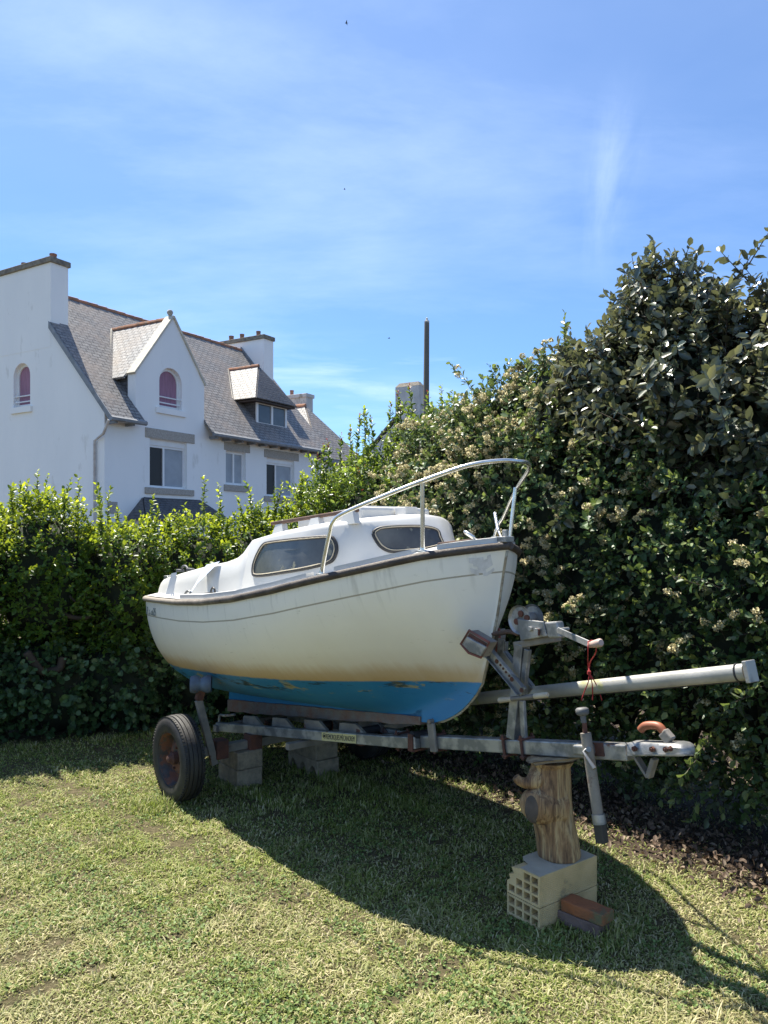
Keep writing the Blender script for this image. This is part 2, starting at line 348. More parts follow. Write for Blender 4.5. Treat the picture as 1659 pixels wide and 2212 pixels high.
def auto_uv(me):
    uv = me.uv_layers.new(name='UVMap')
    for p in me.polygons:
        n = p.normal
        h = Vector((0, 0, 1)).cross(n)
        h = Vector((1, 0, 0)) if h.length < .05 else h.normalized()
        vv = n.cross(h)
        for li in p.loop_indices:
            c = me.vertices[me.loops[li].vertex_index].co
            uv.data[li].uv = (c.dot(h), c.dot(vv))

class MB:
    def __init__(s): s.v = []; s.f = []
    def add(s, vs, fs):
        k = len(s.v); s.v += [Vector(x) for x in vs]; s.f += [tuple(i + k for i in f) for f in fs]; return s
    def box(s, c, size, ax=None):
        c = Vector(c); X, Y, Z = ax or (Vector((1, 0, 0)), Vector((0, 1, 0)), Vector((0, 0, 1)))
        hx, hy, hz = [k / 2 for k in size]
        vs = [c + X * a * hx + Y * b * hy + Z * d * hz for d in (-1, 1) for b in (-1, 1) for a in (-1, 1)]
        return s.add(vs, [(0, 1, 3, 2), (4, 6, 7, 5), (0, 4, 5, 1), (2, 3, 7, 6), (0, 2, 6, 4), (1, 5, 7, 3)])
    def beam(s, p0, p1, wd, ht, up=Vector((0, 0, 1)), ext=0):
        p0 = Vector(p0); p1 = Vector(p1); X = (p1 - p0); L = X.length; X.normalize()
        Y = up.cross(X).normalized(); Z = X.cross(Y)
        return s.box((p0 + p1) / 2, (L + ext, wd, ht), (X, Y, Z))
    def tube(s, path, r, seg=10, closed=False, caps=True):
        path = [Vector(p) for p in path]; n = len(path)
        rs = r if isinstance(r, (list, tuple)) else [r] * n
        ref = None; rings = []
        for i in range(n):
            a = path[(i - 1) % n] if (closed or i > 0) else path[i]
            b = path[(i + 1) % n] if (closed or i < n - 1) else path[i]
            t = (b - a).normalized()
            if ref is None:
                ref = Vector((0, 0, 1)) if abs(t.z) < .9 else Vector((1, 0, 0))
            ref = (ref - t * ref.dot(t))
            ref = ref.normalized() if ref.length > 1e-6 else t.orthogonal().normalized()
            bi = t.cross(ref)
            rings.append([path[i] + (ref * math.cos(2 * math.pi * k / seg) + bi * math.sin(2 * math.pi * k / seg)) * rs[i] for k in range(seg)])
        vs = [p for ring in rings for p in ring]; fs = []
        for i in range(n if closed else n - 1):
            for k in range(seg):
                a = i * seg + k; b = i * seg + (k + 1) % seg; j = (i + 1) % n
                fs.append((a, b, j * seg + (k + 1) % seg, j * seg + k))
        if caps and not closed:
            fs.append(tuple(range(seg))[::-1]); fs.append(tuple((n - 1) * seg + k for k in range(seg)))
        return s.add(vs, fs)
    def prism(s, poly, off):
        poly = [Vector(p) for p in poly]; off = Vector(off); n = len(poly)
        vs = poly + [p + off for p in poly]
        fs = [tuple(range(n)), tuple(range(n, 2 * n))[::-1]] + [(i, i + n, (i + 1) % n + n, (i + 1) % n) for i in range(n)]
        return s.add(vs, fs)
    def lathe(s, prof, c, axis, seg=32, caps=False):
        axis = Vector(axis).normalized(); A = axis.orthogonal().normalized(); B = axis.cross(A); c = Vector(c)
        vs = [c + axis * h + (A * math.cos(2 * math.pi * k / seg) + B * math.sin(2 * math.pi * k / seg)) * r for r, h in prof for k in range(seg)]
        fs = [(i * seg + k, i * seg + (k + 1) % seg, (i + 1) * seg + (k + 1) % seg, (i + 1) * seg + k) for i in range(len(prof) - 1) for k in range(seg)]
        if caps: fs += [tuple(range(seg)), tuple((len(prof) - 1) * seg + k for k in range(seg))[::-1]]
        return s.add(vs, fs)
    def holed(s, outer, holes, to3, depth):
        """polygon with holes in 2D; to3(x,y,d)->3D; reveals go in by depth"""
        polys = [[Vector((p[0], p[1], 0)) for p in outer]] + [[Vector((p[0], p[1], 0)) for p in h] for h in holes]
        flat = [p for q in polys for p in q]
        tris = tessellate_polygon(polys)
        s.add([to3(p.x, p.y, 0) for p in flat], [tuple(t) for t in tris])
        for h in holes:
            n = len(h)
            s.add([to3(p[0], p[1], 0) for p in h] + [to3(p[0], p[1], depth) for p in h], [(i, (i + 1) % n, (i + 1) % n + n, i + n) for i in range(n)])
        return s
    def build(s, name, m, parent=None, smooth=False, bevel=0, recalc=True, ang=None):
        me = bpy.data.meshes.new(name)
        if parent is None:
            xs = [v.x for v in s.v]; ys = [v.y for v in s.v]; zs = [v.z for v in s.v]
            org = Vector(((min(xs) + max(xs)) / 2, (min(ys) + max(ys)) / 2, min(zs)))
        else: org = ORG[parent.name]
        me.from_pydata([v - org for v in s.v], [], s.f); me.update()
        if recalc:
            bm = bmesh.new(); bm.from_mesh(me); bmesh.ops.recalc_face_normals(bm, faces=bm.faces); bm.to_mesh(me); bm.free()
        auto_uv(me)
        o = bpy.data.objects.new(name, me); col.objects.link(o)
        if parent is None: o.location = org
        else: o.parent = parent
        ORG[o.name] = org
        me.materials.append(M[m] if isinstance(m, str) else m)
        if smooth:
            me.shade_smooth()
            if ang: me.set_sharp_from_angle(angle=math.radians(ang))
        if bevel:
            b = o.modifiers.new('bevel', 'BEVEL'); b.width = bevel; b.segments = 2; b.limit_method = 'ANGLE'; b.angle_limit = math.radians(40)
        return o

def copy_tree(o, loc, label, parent=None):
    c = o.copy(); col.objects.link(c)
    if parent: c.parent = parent
    else: c.location = loc; c['label'] = label
    for ch in o.children: copy_tree(ch, None, None, c)
    return c

def spline(pts, n=8, closed=False):
    pts = [Vector(p) for p in pts]; out = []
    m = len(pts)
    for i in range(m if closed else m - 1):
        g = lambda k: pts[k % m] if closed else pts[max(0, min(m - 1, k))]
        p0, p1, p2, p3 = g(i - 1), g(i), g(i + 1), g(i + 2)
        for j in range(n):
            t = j / n
            out.append(.5 * ((2 * p1) + (p2 - p0) * t + (2 * p0 - 5 * p1 + 4 * p2 - p3) * t * t + (3 * p1 - p0 - 3 * p2 + p3) * t ** 3))
    if not closed: out.append(pts[-1])
    return out

def text(body, origin, ux, uz, size, m, name, parent, width=None, thick=.0004):
    cu = bpy.data.curves.new('txt', 'FONT'); cu.body = body; cu.size = size; cu.extrude = thick
    to = bpy.data.objects.new('txt', cu); col.objects.link(to)
    dg = bpy.context.evaluated_depsgraph_get(); me0 = bpy.data.meshes.new_from_object(to.evaluated_get(dg))
    vs = [v.co.copy() for v in me0.vertices]; fs = [tuple(p.vertices) for p in me0.polygons]
    bpy.data.objects.remove(to); bpy.data.curves.remove(cu); bpy.data.meshes.remove(me0)
    ux = Vector(ux).normalized(); uz = Vector(uz).normalized(); un = ux.cross(uz)
    w0 = max(v.x for v in vs) - min(v.x for v in vs); sx = (width / w0) if width else 1
    mb = MB(); mb.add([Vector(origin) + ux * v.x * sx + uz * v.y + un * v.z for v in vs], fs)
    return mb.build(name, m, parent, recalc=False)

# ------------------------------------------------------------------ ground
gm = MB(); gm.add([(-700, -200, 0), (700, -200, 0), (700, 900, 0), (-700, 900, 0)], [(0, 1, 2, 3)])
tag(gm.build('ground', 'ground'), kind='structure')

# ================================================================== WHITE HOUSE
C0 = Vector((-7.97, 21.9, 0)); hd = Vector((.515, .857, 0)).normalized(); hn = Vector((-.857, .515, 0)).normalized(); UZ = Vector((0, 0, 1))
def H(t, u, z): return C0 + hd * t + hn * u + UZ * z
EZ, RZ, RU, EU = 5.10, 9.45, 3.6, -.35
SL = (RZ - EZ) / (RU - EU)
def rz(u): return EZ + SL * (u - EU)
house = thing('white_house', H(5, 3, 0), 'tall white rendered house with steep slate roof and granite lintels behind the hedge', 'house')
def rect(x0, x1, y0, y1): return [(x0, y0), (x1, y0), (x1, y1), (x0, y1)]
def arch(x0, x1, y0, y1):
    r = (x1 - x0) / 2; cx = (x0 + x1) / 2; ys = y1 - r
    return [(x0, y0), (x1, y0)] + [(cx + r * math.cos(a), ys + r * math.sin(a)) for a in [math.pi * k / 14 for k in range(15)]]
wins = {'big': (1.66, 3.2, 3.23, 4.72), 'small': (5.0, 6.02, 3.50, 4.66), 'mid': (7.15, 8.8, 3.20, 4.60)}
fa = MB()
outer = [(0, 0), (10.5, 0), (10.5, 5.45), (3.97, 5.45), (3.97, 6.74), (2.6, 8.62), (1.12, 6.66), (1.12, 5.45), (0, 5.45)]
holes = [rect(*wins['big']), rect(*wins['small']), rect(*wins['mid']), arch(2.04, 2.98, 5.72, 7.0)]
fa.holed(outer, holes, lambda x, y, d: H(x, d, y), .22)
ga = MB()
Ws = 7.2
ga.holed([(0, 0), (Ws, 0), (Ws, rz(0) - .06), (5.39, 7.5), (RU, RZ - .05), (0, rz(0) - .06)], [arch(3.42, 4.26, 5.76, 7.12)], lambda x, y, d: H(d, x, y), .22)
fa.v += []; k = len(fa.v); fa.v += ga.v; fa.f += [tuple(i + k for i in f) for f in ga.f]
# back and far walls
fa.add([H(10.5, 0, 0), H(10.5, Ws, 0), H(10.5, Ws, 5.06), H(10.5, RU, RZ - .05), H(10.5, 0, 5.06)], [(0, 1, 2, 3, 4)])
fa.add([H(0, Ws, 0), H(10.5, Ws, 0), H(10.5, Ws, 5.06), H(0, Ws, 5.06)], [(0, 1, 2, 3)])
fa.build('wall', 'render', house, recalc=False)
# main roof: slabs
rf = MB()
def slab(mb, pts, th=.06):
    n = (Vector(pts[1]) - Vector(pts[0])).cross(Vector(pts[2]) - Vector(pts[0])).normalized()
    if n.z < 0: n = -n
    mb.prism(pts, n * th)
    return mb
slab(rf, [H(-.06, EU, EZ), H(1.14, EU, EZ), H(1.14, .06, rz(.06)), H(-.06, .06, rz(.06))])
slab(rf, [H(3.96, EU, EZ), H(10.62, EU, EZ), H(10.62, .06, rz(.06)), H(3.96, .06, rz(.06))])
slab(rf, [H(-.06, .06, rz(.06)), H(10.62, .06, rz(.06)), H(10.62, 2.41, rz(2.41)), H(-.06, 2.41, rz(2.41))])
slab(rf, [H(.3, 2.41, rz(2.41)), H(10.62, 2.41, rz(2.41)), H(10.62, RU, RZ), H(.3, RU, RZ)])
slab(rf, [H(.3, 2 * RU - EU, EZ), H(10.62, 2 * RU - EU, EZ), H(10.62, RU, RZ), H(.3, RU, RZ)])
roof = rf.build('roof', 'slate', house)
# darker verge strip down the gable edge
vg = MB()
for a, b in (((EU - .02), 2.40),):
    vg.prism([H(-.10, a, EZ - .14), H(-.10, a, EZ + .07), H(-.10, b, rz(b) + .07), H(-.10, b, rz(b) - .14)], hd * .035)
vg.build('verge_board', 'zinc', roof)
def ridge_tiles(p0, p1, name, parent, r=.085, step=.38):
    p0 = Vector(p0); p1 = Vector(p1); d = p1 - p0; n = max(1, int(d.length / step)); mb = MB()
    for i in range(n):
        a = p0 + d * (i / n); b = p0 + d * ((i + 1.12) / n)
        z = random.uniform(-.008, .01)
        mb.tube([a + UZ * z, b + UZ * z], [r, r * 1.22], 8, caps=True)
    return mb.build(name, 'ridge', parent, smooth=True, ang=40)
ridge_tiles(H(.62, RU, RZ + .03), H(9.85, RU, RZ + .03), 'ridge_tile', roof)
# gutter with brackets
gt = MB()
for t0, t1 in ((-.12, 1.16), (3.98, 10.66)):
    pr = [(-.06, .05), (-.13, .0), (-.12, -.07), (-.06, -.10), (0, -.07), (.01, 0.0)]
    gt.prism([H(t0, EU + a, EZ + b) for a, b in pr], hd * (t1 - t0))
    t = t0 + .25
    while t < t1:
        gt.box(H(t, EU + .16, EZ - .10), (.07, .34, .09), (hd, hn, UZ)); t += .62
gt.build('gutter', 'zinc', roof)
# downpipe
dp = MB(); dp.tube([H(-.15, EU - .02, EZ - .08), H(-.12, -.1, EZ - .45), H(-.06, .35, EZ - .62), H(-.06, .35, 0)], .042, 10)
dp.build('downpipe', mat('peeling_downpipe', (.62, .60, .58), (.46, .42, .40), 6, .7, c3=(.30, .12, .07), t3=.70, s3=4), house, smooth=True, ang=50)

def chimney(t0, t1, u0, u1, z0, z1, parent, pots, wallm='render', capm='cap', name='chimney', Hf=None, streak=False):
    Hf = Hf or H
    mb = MB(); mb.prism([Hf(t0, u0, z0), Hf(t1, u0, z0), Hf(t1, u1, z0), Hf(t0, u1, z0)], UZ * (z1 - z0))
    ch = mb.build(name, wallm, parent)
    cb = MB(); e = .06
    cb.prism([Hf(t0 - e, u0 - e, z1), Hf(t1 + e, u0 - e, z1), Hf(t1 + e, u1 + e, z1), Hf(t0 - e, u1 + e, z1)], UZ * .17)
    cb.build('chimney_cap', capm, ch, bevel=.02)
    for (pt, pu, pr, ph) in pots:
        pb = MB(); pb.lathe([(pr * 1.05, 0), (pr, ph * .8), (pr * 1.12, ph * .82), (pr * 1.1, ph), (pr * .8, ph), (pr * .8, ph - .1)], Hf(pt, pu, z1 + .17), UZ, 14)
        pb.build('chimney_pot', 'pot', ch, smooth=True, ang=40)
    return ch
chimney(-.006, .6, 2.41, 5.4, 7.45, 10.0, house, [(.3, 2.72, .10, .22), (.3, 2.95, .08, .16), (.3, 4.15, .09, .20)])
chimney(9.88, 10.49, 2.41, 4.79, 8.1, 9.86, house, [(10.18, 2.95, .09, .26), (10.18, 3.85, .09, .26), (10.18, 4.45, .10, .26)])
# flashing on far chimney
fl = MB(); fl.prism([H(9.80, 2.35, rz(2.35) + .07), H(9.87, 2.35, rz(2.35) + .07), H(9.87, RU, RZ + .10), H(9.80, RU, RZ + .10)], UZ * .10); fl.build('flashing', 'zinc', roof)

# --- tall gabled wall dormer
gd = MB()
# coping / return thickness of the gable wall
for (a, b) in (((1.12, 5.06), (1.12, 6.66)), ((1.12, 6.66), (2.6, 8.62)), ((2.6, 8.62), (3.97, 6.74)), ((3.97, 6.74), (3.97, 5.06))):
    gd.add([H(a[0], 0, a[1]), H(b[0], 0, b[1]), H(b[0], .34, b[1]), H(a[0], .34, a[1])], [(0, 1, 2, 3)])
gd.add([H(x, .34, y) for x, y in outer[3:8]], [(0, 1, 2, 3, 4)])
gdo = gd.build('gable_dormer', 'render', house, recalc=False)
cp = MB()
def cop(p, q):
    p = Vector(p); q = Vector(q); cp.beam(p, q, .30, .07, hn)
for p, q in ((H(1.06, .13, 6.60), H(2.6, .13, 8.65)), (H(2.6, .13, 8.65), H(4.02, .13, 6.70))):
    X = (q - p).normalized(); Z = X.cross(hn)
    cp.box((p + q) / 2, ((q - p).length, .36, .06), (X, hn, Z))
cp.build('coping', 'coping', gdo)
fb = MB(); fb.lathe([(.04, 0), (.055, .05), (.04, .06), (.075, .10), (.10, .16), (.075, .23), (.0, .26)], H(2.6, .13, 8.62), UZ, 16); fb.build('finial', 'granite', gdo, smooth=True)
dr = MB()
dz = 8.50; du = (dz - EZ) / SL + EU
ul = (6.52 - EZ) / SL + EU
slab(dr, [H(2.6, .30, dz), H(2.6, du, dz), H(1.02, ul, 6.46), H(1.02, .36, 6.46)], .07)
slab(dr, [H(2.6, .30, dz), H(2.6, du, dz), H(4.10, ul, 6.46), H(4.10, .36, 6.46)], .07)
dro = dr.build('dormer_roof', 'slate_sunlit', gdo)
ridge_tiles(H(2.6, .34, dz + .08), H(2.6, du + .02, dz + .08), 'ridge_tile', gdo, .075, .30)
vl = MB(); p, q = H(1.0, ul + .02, 6.50), H(2.56, du + .03, dz + .08)
vl.beam(p, q, .16, .05, hn); vl.build('valley_flashing', 'coping', gdo)
ck = MB()
ck.add([H(1.16, .34, rz(.34)), H(1.16, .34, 6.55), H(1.16, ul, 6.55)], [(0, 1, 2)])
ck.build('cheek', 'slate_dark', gdo, recalc=False)
ck = MB(); ck.add([H(3.93, .34, rz(.34)), H(3.93, .34, 6.55), H(3.93, ul, 6.55)], [(0, 1, 2)]); ck.build('cheek', 'slate_dark', gdo, recalc=False)
# --- hipped dormer with window
t0, t1, zt, zb, uf = 6.93, 8.70, 6.68, 5.80, .33
hdm = MB()
for t in (t0,):
    hdm.add([H(t, uf, rz(uf)), H(t, uf, zt + .02), H(t, (zt - EZ) / SL + EU + .1, zt + .02)], [(0, 1, 2)])
hd2 = hdm.build('hipped_dormer', 'slate_dark', house, recalc=False)
ck = MB(); ck.add([H(t1, uf, rz(uf)), H(t1, uf, zt + .02), H(t1, (zt - EZ) / SL + EU + .1, zt + .02)], [(0, 1, 2)]); ck.build('cheek', 'slate_dark', hd2, recalc=False)
dt = MB(); tm = (t0 + t1) / 2; zr, up_ = 8.12, .95; ub = (zr - EZ) / SL + EU; ze = 6.68; ue = (ze - EZ) / SL + EU
e0, e1, ef = t0 - .34, t1 + .25, .02
slab(dt, [H(tm, up_, zr), H(tm, ub, zr), H(e0, ue, ze), H(e0, ef, ze)], .05)
slab(dt, [H(tm, up_, zr), H(tm, ub, zr), H(e1, ue, ze), H(e1, ef, ze)], .05)
dt.build('dormer_roof', 'slate_sunlit', hd2)
dh = MB(); slab(dh, [H(tm, up_, zr), H(e0, ef, ze), H(e1, ef, ze)], .05)
dh.build('dormer_hip', 'slate_dark', hd2)  # shade on this face is put into the darker slate colour
ridge_tiles(H(tm, up_ - .02, zr + .05), H(tm, ub + .05, zr + .05), 'ridge_tile', hd2, .07, .30)
vb = MB(); vb.beam(H(e0 - .02, ue, ze + .04), H(tm - .04, ub + .02, zr + .05), .14, .04, hn); vb.build('valley_flashing', 'coping', hd2)
so_ = MB(); so_.prism([H(e0 + .05, ef + .03, ze - .07), H(e1 - .05, ef + .03, ze - .07), H(e1 - .05, .9, ze - .07), H(e0 + .05, .9, ze - .07)], UZ * .05); so_.build('soffit', 'wood_dark', hd2)

def window(t0, t1, z0, z1, uf, parent, splits=(.5,), fr=.07, panes=('pane', 'pane'), name='window', Hf=None, gap=0.0):
    Hf = Hf or H
    mb = MB()
    def bar(a, b, c, d, uo=0, th=.07):
        mb.prism([Hf(a, uf + uo, c), Hf(b, uf + uo, c), Hf(b, uf + uo, d), Hf(a, uf + uo, d)], (Hf(0, th, 0) - Hf(0, 0, 0)))
    bar(t0, t1, z1 - fr, z1); bar(t0, t1, z0, z0 + fr); bar(t0, t0 + fr, z0 + fr, z1 - fr); bar(t1 - fr, t1, z0 + fr, z1 - fr)
    xs = [t0 + fr] + [t0 + (t1 - t0) * s for s in splits] + [t1 - fr]
    for s in splits:
        x = t0 + (t1 - t0) * s; bar(x - fr * .5, x + fr * .5, z0 + fr, z1 - fr, -.006)
    wf = mb.build(name, 'pvc', parent)
    for i, pm in enumerate(panes):
        pb = MB(); pb.prism([Hf(xs[i] - .0, uf + .035, z0 + fr * .7), Hf(xs[i + 1], uf + .035, z0 + fr * .7), Hf(xs[i + 1], uf + .035, z1 - fr * .7), Hf(xs[i], uf + .035, z1 - fr * .7)], Hf(0, .01, 0) - Hf(0, 0, 0))
        pb.build('pane', pm, wf)
    return wf
window(t0, t1, zb, zt, uf - .05, house, (.5,), .10, name='dormer_window')
b = wins['big']; wb = window(b[0], b[1], b[2], b[3] - .18, .12, house, (.43,), .07, ('dark', 'blind'))
sb = MB(); sb.prism([H(b[0], .09, b[3] - .18), H(b[1], .09, b[3] - .18), H(b[1], .09, b[3]), H(b[0], .09, b[3])], hn * .12); sb.build('shutter_box', 'pvc', wb)
b = wins['small']; window(b[0], b[1], b[2], b[3], .12, house, (.5,), .08, ('blind', 'blind'))
b = wins['mid']; wb = window(b[0], b[1], b[2], b[3] - .16, .12, house, (.40,), .07, ('dark', 'blind'))
sb = MB(); sb.prism([H(b[0], .09, b[3] - .16), H(b[1], .09, b[3] - .16), H(b[1], .09, b[3]), H(b[0], .09, b[3])], hn * .12); sb.build('shutter_box', 'pvc', wb)
def archwin(x0, x1, y0, y1, to3, label, sill):
    outer = arch(x0, x1, y0, y1); f = .09; inner = arch(x0 + f, x1 - f, y0 + f, y1 - f)
    mb = MB(); mb.holed(outer, [inner], lambda x, y, d: to3(x, y, .13 + d), .05)
    wo = mb.build('arched_window', 'pvc', house, recalc=False); wo['label'] = label
    c = MB(); c.add([to3(x, y, .165) for x, y in inner], [tuple(range(len(inner)))]); c.build('curtain', 'pink', wo, recalc=False)
    r = MB()
    for z in (y0 + .16, y0 + .34): r.tube([to3(x0, z, .05), to3(x1, z, .05)], .022, 6)
    r.build('guard_rail', 'pvc', wo)
    s = MB(); o0 = to3(0, 0, 0); od = to3(0, 0, -.07) - o0
    s.prism([to3(x0 - sill, y0 - .19, -.07), to3(x1 + sill, y0 - .19, -.07), to3(x1 + sill, y0 - .01, -.07), to3(x0 - sill, y0 - .01, -.07)], -od * .9); s.build('sill', 'render', wo)
archwin(2.04, 2.98, 5.72, 7.0, lambda x, y, d: H(x, d, y), 'arched window with mauve curtain in the dormer gable', .14)
archwin(3.42, 4.26, 5.76, 7.12, lambda x, y, d: H(d, x, y), 'arched window with mauve curtain in the side gable', .10)
def stone(name, a, b_, c, d, pr=.03):
    mb = MB(); mb.prism([H(a, -pr, c), H(b_, -pr, c), H(b_, -pr, d), H(a, -pr, d)], hn * (pr + .05)); mb.build(name, 'granite', house, bevel=.012)
stone('lintel', 1.48, 3.52, 4.73, 5.03); stone('window_sill', 1.46, 3.47, 3.03, 3.225, .06)
stone('lintel', 4.92, 6.22, 4.67, 4.95); stone('window_sill', 4.90, 6.14, 3.28, 3.495, .06)
stone('lintel', 7.02, 9.06, 4.61, 4.90); stone('window_sill', 7.0, 8.95, 3.0, 3.195, .06)
stone('corner_stone', .10, .46, 2.38, 2.74, .006)
# slate canopy over the ground floor bay
cn = MB(); ct0, ct1, cb0, cb1 = 1.40, 3.75, .75, 4.35
slab(cn, [H(ct0, 0, 2.88), H(ct1, 0, 2.88), H(cb1, -.85, 2.2), H(cb0, -.85, 2.2)], .05)
slab(cn, [H(ct0, 0, 2.88), H(cb0, -.85, 2.2), H(cb0, 0, 2.2)], .04)
slab(cn, [H(ct1, 0, 2.88), H(cb1, -.85, 2.2), H(cb1, 0, 2.2)], .04)
cno = cn.build('bay_canopy', 'slate_dark', house)
bw = MB(); bw.prism([H(cb0 + .2, -.6, 0), H(cb1 - .2, -.6, 0), H(cb1 - .2, 0.002, 0), H(cb0 + .2, 0.002, 0)], UZ * 2.25); bw.build('bay', 'render', cno)

# ================================================================== SECOND HOUSE (hipped, beyond)
h2 = thing('slate_roofed_house', H(12, 2.5, 0), 'lower house with hipped slate roof just past the right end of the white house', 'house')
a2 = MB(); a2.prism([H(10.53, .12, 0), H(13.5, .12, 0), H(13.5, 7, 0), H(10.53, 7, 0)], UZ * 4.85); a2.build('wall', 'render', h2)
r2 = MB(); P = H(12.15, 2.0, 7.32); Pb = H(12.15, 5.0, 7.32)
slab(r2, [P, H(10.25, -.15, 4.82), H(13.85, -.15, 4.82)], .06)
slab(r2, [P, Pb, H(13.85, 7.2, 4.82), H(13.85, -.15, 4.82)], .06)
r2.build('roof', 'slate', h2)
r3 = MB(); slab(r3, [P, Pb, H(10.25, 7.2, 4.82), H(10.25, -.15, 4.82)], .06); r3.build('roof_slope', 'slate_sunlit', h2)
ridge_tiles(H(12.15, 1.98, 7.38), H(12.15, 5, 7.38), 'ridge_tile', h2, .085, .34)
chimney(12.9, 13.4, 2.5, 4.7, 5.5, 7.92, h2, [(13.15, 3.5, .085, .26), (13.15, 4.2, .085, .26)], 'grey_render', 'grey_render')
g2 = MB(); g2.prism([H(10.4, -.24, 4.72), H(13.9, -.24, 4.72), H(13.9, -.15, 4.72), H(10.4, -.15, 4.72)], UZ * .11); g2.build('gutter', 'zinc', h2)
q2 = MB(); q2.prism([H(10.75, .09, 4.0), H(11.2, .09, 4.0), H(11.2, .16, 4.0), H(10.75, .16, 4.0)], UZ * .55); q2.build('corner_stone', 'granite', h2)

# ================================================================== THIRD HOUSE (far, weathered chimney)
Y3 = 38; c3 = Vector((R(905) * Y3, Y3, 0))
def H3(t, u, z): return c3 + hd * t + hn * u + UZ * z
h3 = thing('distant_house', H3(4, 2, 0), 'distant grey gabled house with one weathered chimney, seen above the shrubs', 'house')
zt3 = 1.8 + (1154 - 832) / 1659 * Y3
w3 = MB(); w3.prism([H3(0, -2.2, 0), H3(0, 4.0, 0), H3(0, 4.0, 4.9), H3(0, .65, 8.1), H3(0, -2.2, 4.9)], hd * 8); w3.build('wall', 'grey_render', h3)
r3b = MB(); slab(r3b, [H3(.1, -2.5, 4.75), H3(8.2, -2.5, 4.75), H3(8.2, .65, 8.3), H3(.1, .65, 8.3)], .08); slab(r3b, [H3(-.1, 4.3, 4.75), H3(8.2, 4.3, 4.75), H3(8.2, .65, 8.3), H3(-.1, .65, 8.3)], .08)
r3b.build('roof', 'slate', h3)
ridge_tiles(H3(.5, .65, 8.4), H3(8, .65, 8.4), 'ridge_tile', h3, .1, .4)
ch3 = MB(); ch3.prism([H3(-.05, -.05, 6.2), H3(.5, -.05, 6.2), H3(.5, 1.32, 6.2), H3(-.05, 1.32, 6.2)], UZ * (zt3 - 6.2)); ch3o = ch3.build('chimney', 'grey_render', h3)
cc3 = MB(); pts = [H3(-.06, -.06, zt3), H3(.51, -.06, zt3), H3(.51, 1.33, zt3), H3(-.06, 1.33, zt3), H3(.1, .1, zt3 + .22), H3(.35, .1, zt3 + .22), H3(.35, 1.17, zt3 + .22), H3(.1, 1.17, zt3 + .22)]
cc3.add(pts, [(0, 1, 5, 4), (1, 2, 6, 5), (2, 3, 7, 6), (3, 0, 4, 7), (4, 5, 6, 7), (3, 2, 1, 0)]); cc3.build('chimney_cap', 'cap', ch3o)

# ================================================================== POLE
pb = MB(); p0 = at(917, 1100, 19); p1 = at(922, 697, 19); p0.z = 0
pb.tube([p0, p1], [.105, .062], 8); po = thing('utility_pole', p0, 'tall tapering grey concrete pole rising above the shrubs by the weathered chimney', 'pole')
pb.build('post', 'conc_pole', po)
pk = MB(); pk.lathe([(.062, 0), (.066, .04), (.03, .06), (.028, .11), (.0, .13)], p1, UZ, 10); pk.build('post_cap', 'grey_render', po)

# birds
def bird(px, py, Y, s, label):
    c = at(px, py, Y); mb = MB()
    mb.tube([c + Vector((-.09, 0, 0)) * s, c + Vector((-.03, 0, .01)) * s, c + Vector((.05, 0, .01)) * s, c + Vector((.12, 0, 0)) * s], [.004 * s, .025 * s, .022 * s, .003 * s], 6)
    for sg in (-1, 1):
        mb.add([c + Vector((-.03, 0, .012)) * s, c + Vector((.04, 0, .012)) * s, c + Vector((.0, sg * .12, .05)) * s, c + Vector((.06, sg * .26, .02)) * s], [(0, 1, 3, 2)])
        mb.add([c + Vector((-.03, 0, .008)) * s, c + Vector((.04, 0, .008)) * s, c + Vector((.0, sg * .12, .046)) * s, c + Vector((.06, sg * .26, .018)) * s], [(0, 2, 3, 1)])
    tag(mb.build('bird', 'bird', recalc=False), label, 'bird')
bird(748, 50, 40, .9, 'small dark bird flying high near the top edge of the sky')
bird(744, 409, 60, .9, 'tiny dark bird flying in open sky, above the pair by the pole')
bird(840, 731, 60, 1.0, 'tiny dark bird in the sky left of the concrete pole')
#BOATMARK
# ================================================================== BOAT
TX, TY, bs, bc = .631, 3.945, .6225, .7826
DA = Vector((-bs, bc, 0)); DP = Vector((-bc, -bs, 0))          # aft, port
def B(a, h, z): return Vector((TX - bs * a - bc * h, TY + bc * a - bs * h, 1.024 - .081 * a + z))
I = lambda x, xs, ys: float(np.interp(x, xs, ys))
HA = [0, .03, .1, .18, .26, .35, .45, .6, .75, .92, 1.1, 1.3, 1.5, 1.9, 2.3, 2.7, 3.0, 3.2, 3.32, 3.38, 3.4]
HS = [.010, .062, .175, .285, .36, .43, .495, .585, .66, .715, .75, .775, .79, .80, .785, .75, .705, .655, .60, .54, .48]
def hs(a): return I(a, HA, HS)
def zs(a): return I(a, [0, .26, .5, .75, 1.1, 1.5, 1.9, 2.3, 2.7, 3.0, 3.4], [.716, .682, .638, .596, .545, .506, .492, .496, .512, .524, .535])
def zb(a): return I(a, [0, .02, .064, .10, .14, .17, .215, .285, .34, .412, .48, .546, .65, 1.0, 2.0, 2.8, 3.02, 3.2, 3.4],
                    [.69, .60, .37, .24, .10, .0, -.065, -.133, -.175, -.21, -.238, -.25, -.255, -.25, -.235, -.24, -.235, -.205, -.15])
def he(a): return I(a, [0, .1, .2, .3, .5, .8, 1.2, 1.7, 2.2, 2.8, 3.1, 3.4], [1.5, 1.75, 2.0, 2.2, 2.1, 1.22, .68, .52, .45, .46, .48, .42])
def S(a, t, side=1, off=0):
    z = zs(a) + (zb(a) - zs(a)) * t
    h = max(hs(a) * max(1e-6, 1 - t * t) ** he(a), I(a, [0, .2, .5], [.009, .010, .030]))
    return a, (h + off) * side, z
boat = thing('sailing_boat', B(1.9, 0, -.42), 'small white cabin sailing boat with worn blue underside, resting on the boat trailer', 'boat')
hullm = MB(); att = []
